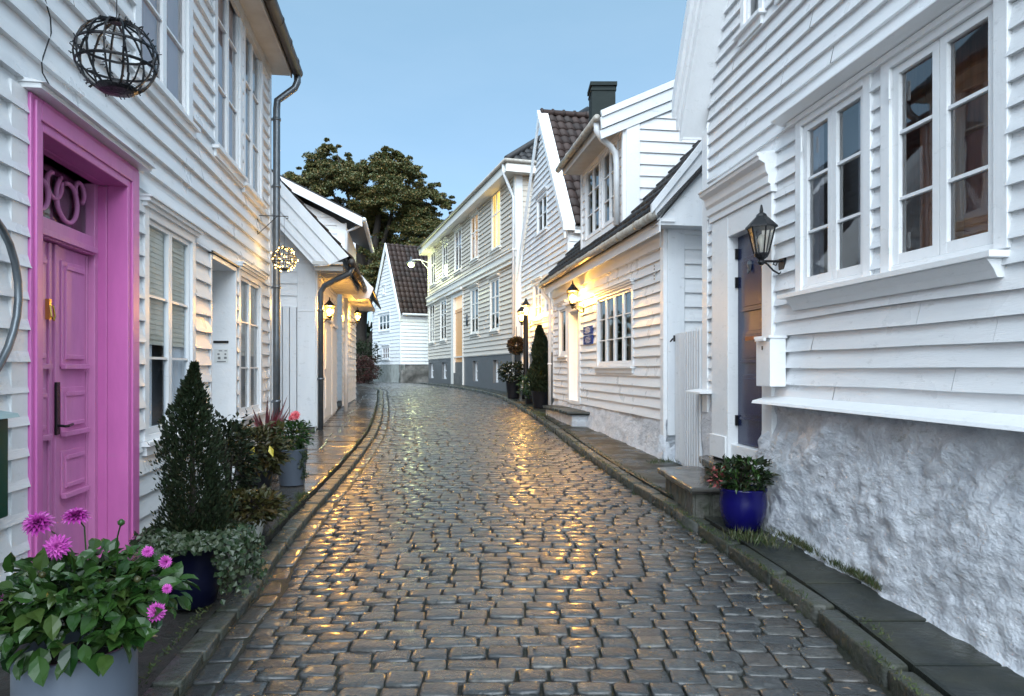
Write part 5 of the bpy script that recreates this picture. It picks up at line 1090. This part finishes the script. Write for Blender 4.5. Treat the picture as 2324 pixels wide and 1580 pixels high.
TY = 54.
def T(u, v, y=TY): return ((u-CX)/FF*y, y, 1.5-(v-HZ)/FF*y)
px = FF/TY
blobs = []
for (u, v, ru, rv) in [(735,400,52,48),(700,375,30,22),(775,375,32,30),(760,362,26,22),(700,440,40,40),(730,480,60,45),(790,440,55,45),(870,360,30,26),(880,352,28,22),(905,385,30,26),(860,410,48,45),(920,420,40,40),(880,470,70,55),(965,460,45,36),(1000,470,22,24),(950,520,60,50),(820,520,70,55),(870,590,80,60),(760,570,50,45),(800,640,45,40),(960,590,50,45),(830,700,30,28),(690,510,30,28),(740,630,40,40),(905,640,60,40)]:
    u, v = 842+(u-842)*1.06, 600+(v-600)*1.035; c = T(u, v); c = (c[0], c[1]+rng.uniform(-2.5, 2.5), c[2]); blobs.append((c[0], c[1], c[2], ru/px*1.02, ru/px*.95, rv/px))
tb = T(823, 872); tr = [([T(828,880), T(826,820), T(818,760), T(822,700), T(835,640), T(850,560), T(862,470), T(875,380)], [.62,.5,.46,.42,.38,.3,.2,.08])]
for e in [(735,400),(700,440),(790,430),(905,400),(965,470),(950,540),(765,350),(930,600),(760,570),(700,380),(1000,480)]:
    s_ = T(random.uniform(822,850), random.uniform(590,700)); t_ = T(*e); mid_ = tuple((a+b)/2+random.uniform(-.5,.5) for a, b in zip(s_, t_)); tr.append(([s_, mid_, t_], [.26,.15,.04]))
tr.append(([T(822,850), T(836,790), T(852,740), T(866,690)], [.3,.26,.2,.12]))
tree('maple_tree', 'big maple tree with bronze-green crown rising behind the cottage', (tb[0], tb[1], .7), tr, blobs, 300000, .15, leaf_tree)
# lower shrubs behind the bend
def shrub(name, label, c, r, h, mat, n, ls, cat='shrub', group=None, pot=None, yel=0, droop=0):
    root = thing(name, label, cat, c, group); z0 = c[2]
    if pot:
        prof, pm, sq = pot; k = MB(); k.lathe(c, prof, sq); k.build('pot', pm, root, smooth=sq > 8); top = prof[-1][1] if sq < 8 else max(p[1] for p in prof); rt = prof[-1][0]
        s = MB(); s.lathe((c[0],c[1],c[2]), [(rt*.9,top-.03),(rt*.85,top-.015)], 12); s.build('soil', soil, root); z0 = c[2]+top-.02
    st = MB()
    for _ in range(9):
        d = rdir(1)[0]; st.tube([(c[0],c[1],z0), (c[0]+d[0]*r*.4,c[1]+d[1]*r*.4,z0+h*.5), (c[0]+d[0]*r*.8,c[1]+d[1]*r*.8,z0+h*rng.uniform(.6,.95))], [.008,.006,.003], 4)
    st.build('stem', bark, root)
    d = rdir(n); rr = np.cbrt(rng.uniform(.12, 1, n))[:,None]; lump = 1+.22*np.sin(d[:,:1]*7+c[0])*np.cos(d[:,1:2]*6)+.12*np.sin(d[:,2:3]*11)
    P = np.array([c[0],c[1],z0+h*.48])+d*rr*lump*np.array([r,r,h*.52])
    dd = d+rdir(n)*.8; dd[:,2] = dd[:,2]*.6+.1-droop; sz = rng.uniform(.7,1.3,n)*ls
    leaves(P, dd, rdir(n)*.7+np.array([0,0,1.]), sz, sz*.5).build('foliage', mat, root)
    return root, z0
sh = T(825, 850, 38); shrub('garden_shrub', 'dark red shrub at the foot of the big tree', (sh[0], 38, G(38)),   .8, 1.5, shred, 2600, .12, group='shrubs at the bend')
sh = T(815, 860, 44); shrub('garden_shrub', 'dark green shrub behind the red one by the tree', (sh[0]-.3, 44, G(44)), 1.6, 2.6, leaf_con, 3500, .18, group='shrubs at the bend')
# a hazy far treeline and house closing the view on the left
m = MB(); 
n = 9000; P = np.column_stack([rng.uniform(-70, -10, n), rng.uniform(62, 75, n), rng.uniform(.5, 5.5, n)]); P[:,2] += np.sin(P[:,0]*.5)*1.2
o = leaves(P, rdir(n), rdir(n), .9, .8).build('treeline', leaf_con); kind(o, 'stuff')

# ================================================================ POTTED PLANTS
def cyl(r0, r1, h, lip=.008, t=.01): return [(r0*.98,0),(r0,.004),(r1,h-lip),(r1+.004,h-lip*.5),(r1,h),(r1-t,h),(r1-t*1.3,h-.04)]
def G2(y, x): return G(y)+.052
# foreground planter of dahlias
cx_, cy_ = (174-CX)/FF*2.66, 2.66; gz = G(cy_)+.03; tz = 1.5-(1462-HZ)/FF*2.66
root = thing('dahlia_planter', 'grey cylinder planter of pink dahlias in the bottom left corner', 'potted plant', (cx_, cy_, gz)); hp = tz-gz; rp = .205
k = MB(); k.lathe((cx_,cy_,gz), [(rp*.97,0),(rp,.01),(rp,hp-.01),(rp-.002,hp),(rp-.018,hp),(rp-.02,hp-.06)], 48); k.build('pot', potgrey, root, smooth=True)
k = MB(); k.lathe((cx_,cy_,gz), [(rp*.9,hp-.07),(rp*.88,hp-.05)], 20); k.build('soil', soil, root)
def leafy(c, rad, n, ln, mat, nm_='foliage', wd=.5, up=.2, hemi=-.3, pair=True, zs=1.0, inner=.35):
    d = rdir(n); d[:,2] = np.where(d[:,2] < hemi, -d[:,2]*.6, d[:,2]); rr = np.cbrt(rng.uniform(inner**3, 1, n))[:,None]
    P = np.array(c)+d*rr*np.array(rad); dd = d*.8+rdir(n)*.7; dd[:,2] -= .25; sz = rng.uniform(.65, 1.25, n)*ln
    nn = rdir(n)*.55+d*.3+np.array([0,-.25,.9]); return broad(P, dd, nn, sz, sz*wd)
fc = ((205-CX)/FF*2.66, 2.66, 1.5-(1362-HZ)/FF*2.66)
A_ = leafy((fc[0]-.01, fc[1], fc[2]), (.335,.28,.185), 640, .075, leaf_green, wd=.62, inner=.3)
A_.build('foliage', leaf_green, root)
B_ = leafy((fc[0]-.02, fc[1]-.14, fc[2]-.10), (.30,.12,.10), 150, .09, leaf_green, wd=.62, inner=.6); B_.build('foliage', leaf_green, root, label='large drooping leaves over the planter rim')
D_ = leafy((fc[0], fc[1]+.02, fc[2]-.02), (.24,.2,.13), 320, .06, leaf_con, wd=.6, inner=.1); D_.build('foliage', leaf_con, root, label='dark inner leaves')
def dahlia(c, r, face, mat, seed=0):
    f = Vector(face).normalized(); u = f.orthogonal().normalized(); w = f.cross(u); C0, D0, N0, L0 = [], [], [], []
    for ring in range(6):
        n = [16,16,14,12,9,6][ring]; el = [-.15,.15,.45,.8,1.15,1.4][ring]; L_ = r*[1,.95,.85,.68,.5,.32][ring]
        for i in range(n):
            a = 2*math.pi*(i+.5*(ring%2))/n+random.uniform(-.08,.08); d = (u*math.cos(a)+w*math.sin(a))*math.cos(el)+f*math.sin(el)
            C0.append(tuple(Vector(c)+f*r*.05*ring*.5)); D0.append(tuple(d)); N0.append(tuple(f*math.cos(el)-(u*math.cos(a)+w*math.sin(a))*math.sin(el))); L0.append(L_*random.uniform(.9,1.08))
    L0 = np.array(L0); m = leaves(np.array(C0), np.array(D0), np.array(N0), L0, L0*.40+r*.05, fold=.35); return m
for u, v, rp_, face, mt in [(86,1188,36,(.1,-.5,.8),petal_m),(172,1172,32,(.1,-.2,1),petal_m),(129,1241,31,(.2,-.9,.3),petal_p),(336,1252,14,(.6,-.7,.3),petal_p),(376,1275,17,(.9,-.5,.1),petal_p),(380,1336,12,(.6,-.6,.4),petal_p),(353,1390,24,(.4,-.9,0),petal_p),(162,1492,20,(-.2,-.9,-.1),petal_m),(143,1480,11,(-.5,-.8,-.3),petal_m),(-2,1358,12,(-.2,-1,.2),petal_p)]:
    y = 2.66-random.uniform(.05,.22); c = ((u-CX)/FF*y, y, 1.5-(v-HZ)/FF*y); fl = dahlia(c, rp_/FF*y, face, mt).build('flower', mt, root)
    k = MB(); k.tube([c, (c[0]*.75+fc[0]*.25, y+.05, c[2]-.05), (c[0]*.5+fc[0]*.5, 2.66, fc[2]-.03)], .003, 5); k.build('flower_stem', leaf_green, root)
for u, v in ((275,1186),(96,1305),(312,1315)):
    y = 2.5; c = ((u-CX)/FF*y, y, 1.5-(v-HZ)/FF*y); k = MB(); k.lathe(c, [(.003,-.012),(.012,-.005),(.012,.005),(.004,.012)], 8); k.build('bud', leaf_brown if v > 1200 else leaf_green, root, smooth=True); k = MB(); k.tube([c, (c[0]*.8+fc[0]*.2, y+.05, c[2]-.06), (c[0]*.5+fc[0]*.5, 2.66, fc[2]-.03)], .0028, 5); k.build('flower_stem', leaf_green, root)
# second grey pot sliver and conifer
def conifer(root, c, h, r, n, ls, mat, base=.0):
    t = rng.uniform(0, 1, n)**1.25; ang = rng.uniform(0, 2*np.pi, n); prof = np.where(t < .35, .70+t*.86, np.maximum(.02, (1-t)/.65))**.9
    lump = 1+.28*np.sin(ang*2+t*9+1)+.20*np.sin(ang*5-t*23)+.12*np.sin(ang*9+t*41)+rng.exponential(.07, n); rr = r*prof*lump*np.sqrt(rng.uniform(.25, 1, n))
    P = np.column_stack([c[0]+rr*np.cos(ang)+.018*np.sin(t*7), c[1]+rr*np.sin(ang), c[2]+base+t*h])
    D = np.column_stack([np.cos(ang)*.55, np.sin(ang)*.55, np.full(n, .85)])+rdir(n)*.45; sz = rng.uniform(.6, 1.4, n)*ls
    leaves(P, D, rdir(n), sz, sz*.42).build('foliage', mat, root)
    k = MB(); k.tube([(c[0],c[1],c[2]-.03),(c[0],c[1],c[2]+h*.75)], [.025,.008], 6); k.build('trunk', bark, root)
cyy = 4.25; ccx = (437-CX)/FF*cyy; gz = G(cyy)+.04; pz = 1.5-(1222-HZ)/FF*cyy
root = thing('potted_conifer', 'dark conical conifer with trailing ivy in a navy pot', 'potted plant', (ccx, cyy, gz))
k = MB(); hp = pz-gz; k.lathe((ccx,cyy,gz), [(.10,0),(.135,.02),(.165,hp*.5),(.175,hp-.03),(.19,hp-.025),(.19,hp),(.17,hp),(.165,hp-.03)], 30); k.build('pot', potnavy, root, smooth=True)
k = MB(); k.lathe((ccx,cyy,gz), [(.16,hp-.05),(.15,hp-.035)], 16); k.build('soil', soil, root)
conifer(root, (ccx, cyy, pz-.02), 1.5+16/FF*cyy-pz, .19, 14000, .028, leaf_con)
n = 2600; ang = rng.uniform(0, 2*np.pi, n); t = rng.uniform(0, 1, n); rr = .15+.13*np.sqrt(t)+rng.uniform(-.03,.05,n); hang = np.where(np.cos(ang-.1) > .55, .36, .04)*rng.uniform(.1, 1, n)*t
ctr = np.array([ccx, cyy, pz+.03]); P = np.column_stack([ctr[0]+rr*np.cos(ang)*(1+.35*(np.cos(ang) > .3)), ctr[1]+rr*np.sin(ang), ctr[2]-hang+.05*(1-t)])
sz = rng.uniform(.7,1.3,n)*.034; leaves(P, rdir(n)*.6+np.array([0,0,-.5]), np.column_stack([np.cos(ang), np.sin(ang)-.4, np.full(n,.6)])+rdir(n)*.4, sz, sz*.9).build('ivy', leaf_ivy, root)
# shrubs along the left wall, pots
def potp(label, u, y, r, h, mat, n, ls, pot, z=None, **kw):
    c = ((u-CX)/FF*y, y, G(y)+.06); return shrub('potted_shrub', label, c, r, h, mat, n, ls, 'potted plant', 'potted plants along the left wall', pot)
potp('bronze-green leafy shrub in a dark pot behind the conifer', 578, 6.6, .29, .42, leaf_brown, 1500, .075, (cyl(.12,.17,.38), potblack, 20))
potp('low bronze plant in a ribbed white pot beside the kerb', 566, 5.45, .25, .22, leaf_brown, 1100, .065, ([(.06,0),(.075,.01),(.11,.15),(.13,.20),(.12,.21),(.11,.18)], potwhite, 22))
potp('dark leafy shrub filling the gap next to the conifer', 520, 5.6, .20, .75, leaf_con, 1600, .05, (cyl(.11,.14,.25), potblack, 20))
# two yellow leaves on the bronze shrub
bs = [o for o in bpy.data.objects if o.get('label', '').startswith('bronze-green')][0]
for u, v, dx in ((577,1028,-.3),(612,1025,.35)):
    y = 6.28; c = ((u-CX)/FF*y, y, 1.5-(v-14-HZ)/FF*y); m = leaves(np.array([c]), np.array([[dx,-.2,-1.]]), np.array([[.1,-1,.2]]), .11, .05); m.build('yellow_leaf', leaf_yel, bs)
# geranium in tall grey pot with trailing strand
gy = 7.85; gx = (663-CX)/FF*gy; root, z0 = shrub('potted_geranium', 'green geranium with one rose flower in a tapered grey pot', (gx, gy, G(gy)+.055), .21, .33, leaf_green, 900, .055, 'potted plant', None, (cyl(.135,.165,.40), potgrey, 36))
c = ((670-CX)/FF*(gy-.12), gy-.12, 1.5-(941-HZ)/FF*gy); dahlia(c, .062, (.1,-.8,.5), petal_r).build('flower', petal_r, root); dahlia((c[0]-.05,c[1]+.02,c[2]-.03), .04, (-.3,-.8,.3), petal_r).build('flower', petal_r, root)
k = MB(); k.tube([c, (c[0],c[1]+.05,z0+.1)], .004, 5); k.build('flower_stem', leaf_green, root)
n = 260; t = rng.uniform(0,1,n); P = np.column_stack([gx+.15+.03*np.sin(t*9)+rng.uniform(-.03,.03,n), np.full(n, gy-.10)+rng.uniform(-.02,.02,n), z0-.30*t]); leaves(P, rdir(n), rdir(n), .024, .02).build('trailing_strand', leaf_ivy, root)
# red-bladed cordyline by the downpipe
y = 8.9; c = ((610-CX)/FF*y, y, G(y)+.06); root = thing('red_cordyline', 'dark red spiky cordyline in a black pot beside the downpipe', 'potted plant', c)
k = MB(); k.lathe(c, cyl(.10,.13,.30), 16); k.build('pot', potblack, root, smooth=True); k = MB(); k.lathe(c, [(.11,.25),(.10,.265)], 12); k.build('soil', soil, root)
n = 22; a = rng.uniform(0, 2*np.pi, n); e = rng.uniform(.1, .75, n); D = np.column_stack([np.cos(a)*e, np.sin(a)*e, np.ones(n)]); leaves(np.tile(np.array([[c[0],c[1],c[2]+.26]]), (n,1)), D, rdir(n)*.3+np.array([0,-1,.2]), rng.uniform(.4,.72,n), .045).build('blade', leaf_red, root)
# blue pot on the right
y = 5.75; c = ((1686-CX)/FF*y, y, G(y)+.10); root, z0 = shrub('potted_azalea', 'leafy shrub in a round cobalt blue pot by the stone base', c, .23, .24, leaf_con, 420, .07, 'potted plant', None, ([(.10,0),(.135,.02),(.18,.14),(.188,.24),(.18,.31),(.19,.33),(.19,.345),(.17,.345),(.165,.31)], potblue, 36))
n = 60; leaves(np.array([c[0]-.2, c[1]-.02, z0+.10])+rdir(n)*.07, rdir(n), rdir(n), .05, .025).build('red_leaf', azl, root)
n = 260; leaves(np.array([c[0], c[1]-.02, z0+.12])+rdir(n)*np.array([.2,.2,.12]), rdir(n)+np.array([0,0,.6]), rdir(n)*.4+np.array([0,0,1]), .07, .022).build('foliage', leaf_green, root)
# right-hand group before the downpipe
y = 17.4; c = ((1229-CX)/FF*y, y, G(y)+.10); root = thing('columnar_conifer', 'tall dark columnar conifer in a black pot beside the white downpipe', 'potted plant', c)
k = MB(); k.lathe(c, cyl(.20,.26,.42), 20); k.build('pot', potblack, root, smooth=True)
n = 9000; t = rng.uniform(0,1,n); a = rng.uniform(0,2*np.pi,n); rr = .33*np.where(t<.25,.9+t*.4,np.maximum(.03,(1-t)/.75)**.75)*(1+.22*np.sin(a*3+t*17))*np.sqrt(rng.uniform(.2,1,n)); hh = 1.5+(838-742)/FF*y-(c[2]+.4)
leaves(np.column_stack([c[0]+rr*np.cos(a)+.05*np.sin(t*5), c[1]+rr*np.sin(a), c[2]+.38+t*hh]), np.column_stack([np.cos(a)*.4,np.sin(a)*.4,np.ones(n)])+rdir(n)*.3, rdir(n), .09, .045).build('foliage', leaf_con, root)
k = MB(); k.tube([(c[0],c[1],c[2]+.36),(c[0],c[1],c[2]+1.8)], [.04,.01], 6); k.build('trunk', bark, root)
y = 18.9; shrub('potted_shrub', 'round bright green shrub in a pot at the foot of the columnar conifer', ((1207-CX)/FF*y, y, G(y)+.1), .36, .55, leaf_green, 1500, .06, 'potted plant', None, (cyl(.16,.2,.22), potblack, 18))
y = 20.9; r_, z0 = shrub('potted_shrub', 'pale-flowered shrub in a tall dark pot near the lamp post', ((1165-CX)/FF*y, y, G(y)+.1), .42, .6, leaf_con, 1300, .09, 'potted plant', None, (cyl(.17,.23,.5), potblack, 18))
n = 60; dd_ = rdir(n); leaves(np.array([(1165-CX)/FF*y, y, z0+.3])+dd_*np.array([.4,.4,.3]), rdir(n), dd_, .05, .05).build('blossom', paper, r_)
y = 22.9; c = ((1172-CX)/FF*y, y-.3, 1.5+(838-785)/FF*y); root = thing('hanging_basket', 'round hanging basket of dark trailing plants on the cream house corner', 'hanging basket', c)
n = 1500; d = rdir(n); leaves(np.array(c)+d*np.array([.27,.27,.26])*np.cbrt(rng.uniform(.0,1,n))[:,None], d, rdir(n), .08, .05).build('foliage', nm('dusky_leaf', (.05,.03,.025), .5, isl=[(.030,.012,.012),(.016,.024,.010),(.055,.026,.022)]), root)
k = MB(); k.lathe(c, [(.05,-.16),(.10,-.1),(.12,-.02)], 12); k.build('basket', bark, root); k = MB(); q = F4.P(L4+.02, 0, 0); k.tube([(q[0],q[1],c[2]+.55),(c[0],c[1],c[2]+.6),(c[0],c[1],c[2]+.15)], .01, 5); k.build('hanger', iron, root)
# shutter-dog style lamps on the plinth omitted; grass and moss ------------------------------------------------
def tufts(name, pts, n, ln, mat, spread=.03, up=1.0):
    pts = np.array(pts); idx = rng.integers(0, len(pts)-1, n); t = rng.uniform(0,1,n)[:,None]; P = pts[idx]*(1-t)+pts[idx+1]*t; P = P+rng.normal(size=(n,3))*np.array([spread,spread,.004])
    D = rdir(n)*.6+np.array([0,0,up]); sz = rng.uniform(.4,1.3,n)*ln; kind(leaves(P, D, rdir(n), sz, sz*.07+.001).build(name, mat), 'stuff')
pts = []
for u in np.linspace(1735, 2050, 14):
    a = S1(u); p = F1.P(a, -.13, 0); pts.append((p[0], p[1], G(p[1])+.105))
tufts('grass', pts, 2600, .06, grassm, .018)
tufts('grass', [(2.0-.09*i, 5.2+.1*i, G(5.2)+.105) for i in range(4)], 240, .10, leaf_green and grassm, .05)
for f, sg, dz, nn in ((xR, .015, .10, 2200), (xR, .165, .11, 1500), (xL, -.185, .07, 2400), (xR, -.03, .0, 1500)):
    pts = [(f(y)+sg, y, G(y)+dz-.012) for y in np.arange(1.5, 24, .3)]
    pts = [p for p in pts]; patch = MB()
    P = np.array(pts); idx = (rng.beta(1.0, 2.2, nn)*(len(P)-1)).astype(int); keep = np.array([noise.noise(Vector((float(i)*.35, sg*9, 2))) > -.05 for i in idx]); idx = idx[keep]; t = rng.uniform(0,1,len(idx))[:,None]
    Q = P[idx]*(1-t)+P[np.minimum(idx+1,len(P)-1)]*t+rng.normal(size=(len(idx),3))*np.array([.014,.01,.002]); n_ = len(Q)
    kind(leaves(Q, rdir(n_)*.9+np.array([0,0,.7]), rdir(n_), rng.uniform(.012,.034,n_), rng.uniform(.004,.009,n_)).build('moss', mossm), 'stuff')
tufts('grass', [(xL(y)-.2, y, G(y)+.07) for y in (4.4,4.7,5.0)], 260, .06, mossm, .03); tufts('grass', [(xL(y)-.2, y, G(y)+.07) for y in (6.9,7.2)], 160, .06, mossm, .03)
tufts('grass', [(1.75, 8.9, G(9)+.1), (2.05, 9.0, G(9)+.1)], 150, .07, mossm, .05); tufts('grass', [(F2r.P(a,-.5,0)[0], F2r.P(a,-.5,0)[1], G(15)+.1) for a in (.2,.8,1.5)], 260, .08, grassm, .06)
# fallen leaves scattered on the street
n = 300; Y = rng.uniform(2.2, 12, n); side = rng.uniform(0,1,n) < .45; X = np.array([ (xR(y)-abs(rng.normal())*.22 if s else xL(y)+rng.uniform(-.6,3.2)) for y, s in zip(Y, side)])
Z = np.array([G(y)+(.03 if xL(y)+.1 < x < xR(y) else .075 if x < 0 else .108) for x, y in zip(X, Y)]); D = rdir(n); D[:,2] *= .2
kind(leaves(np.column_stack([X,Y,Z]), D, np.tile([[0,0,1.]], (n,1))+rdir(n)*.2, rng.uniform(.015,.045,n), rng.uniform(.01,.03,n)).build('fallen_leaves', nm('dead_leaf', (.2,.14,.06), .6, isl=[(.25,.2,.1),(.12,.06,.03),(.3,.25,.18),(.06,.04,.02)])), 'stuff')
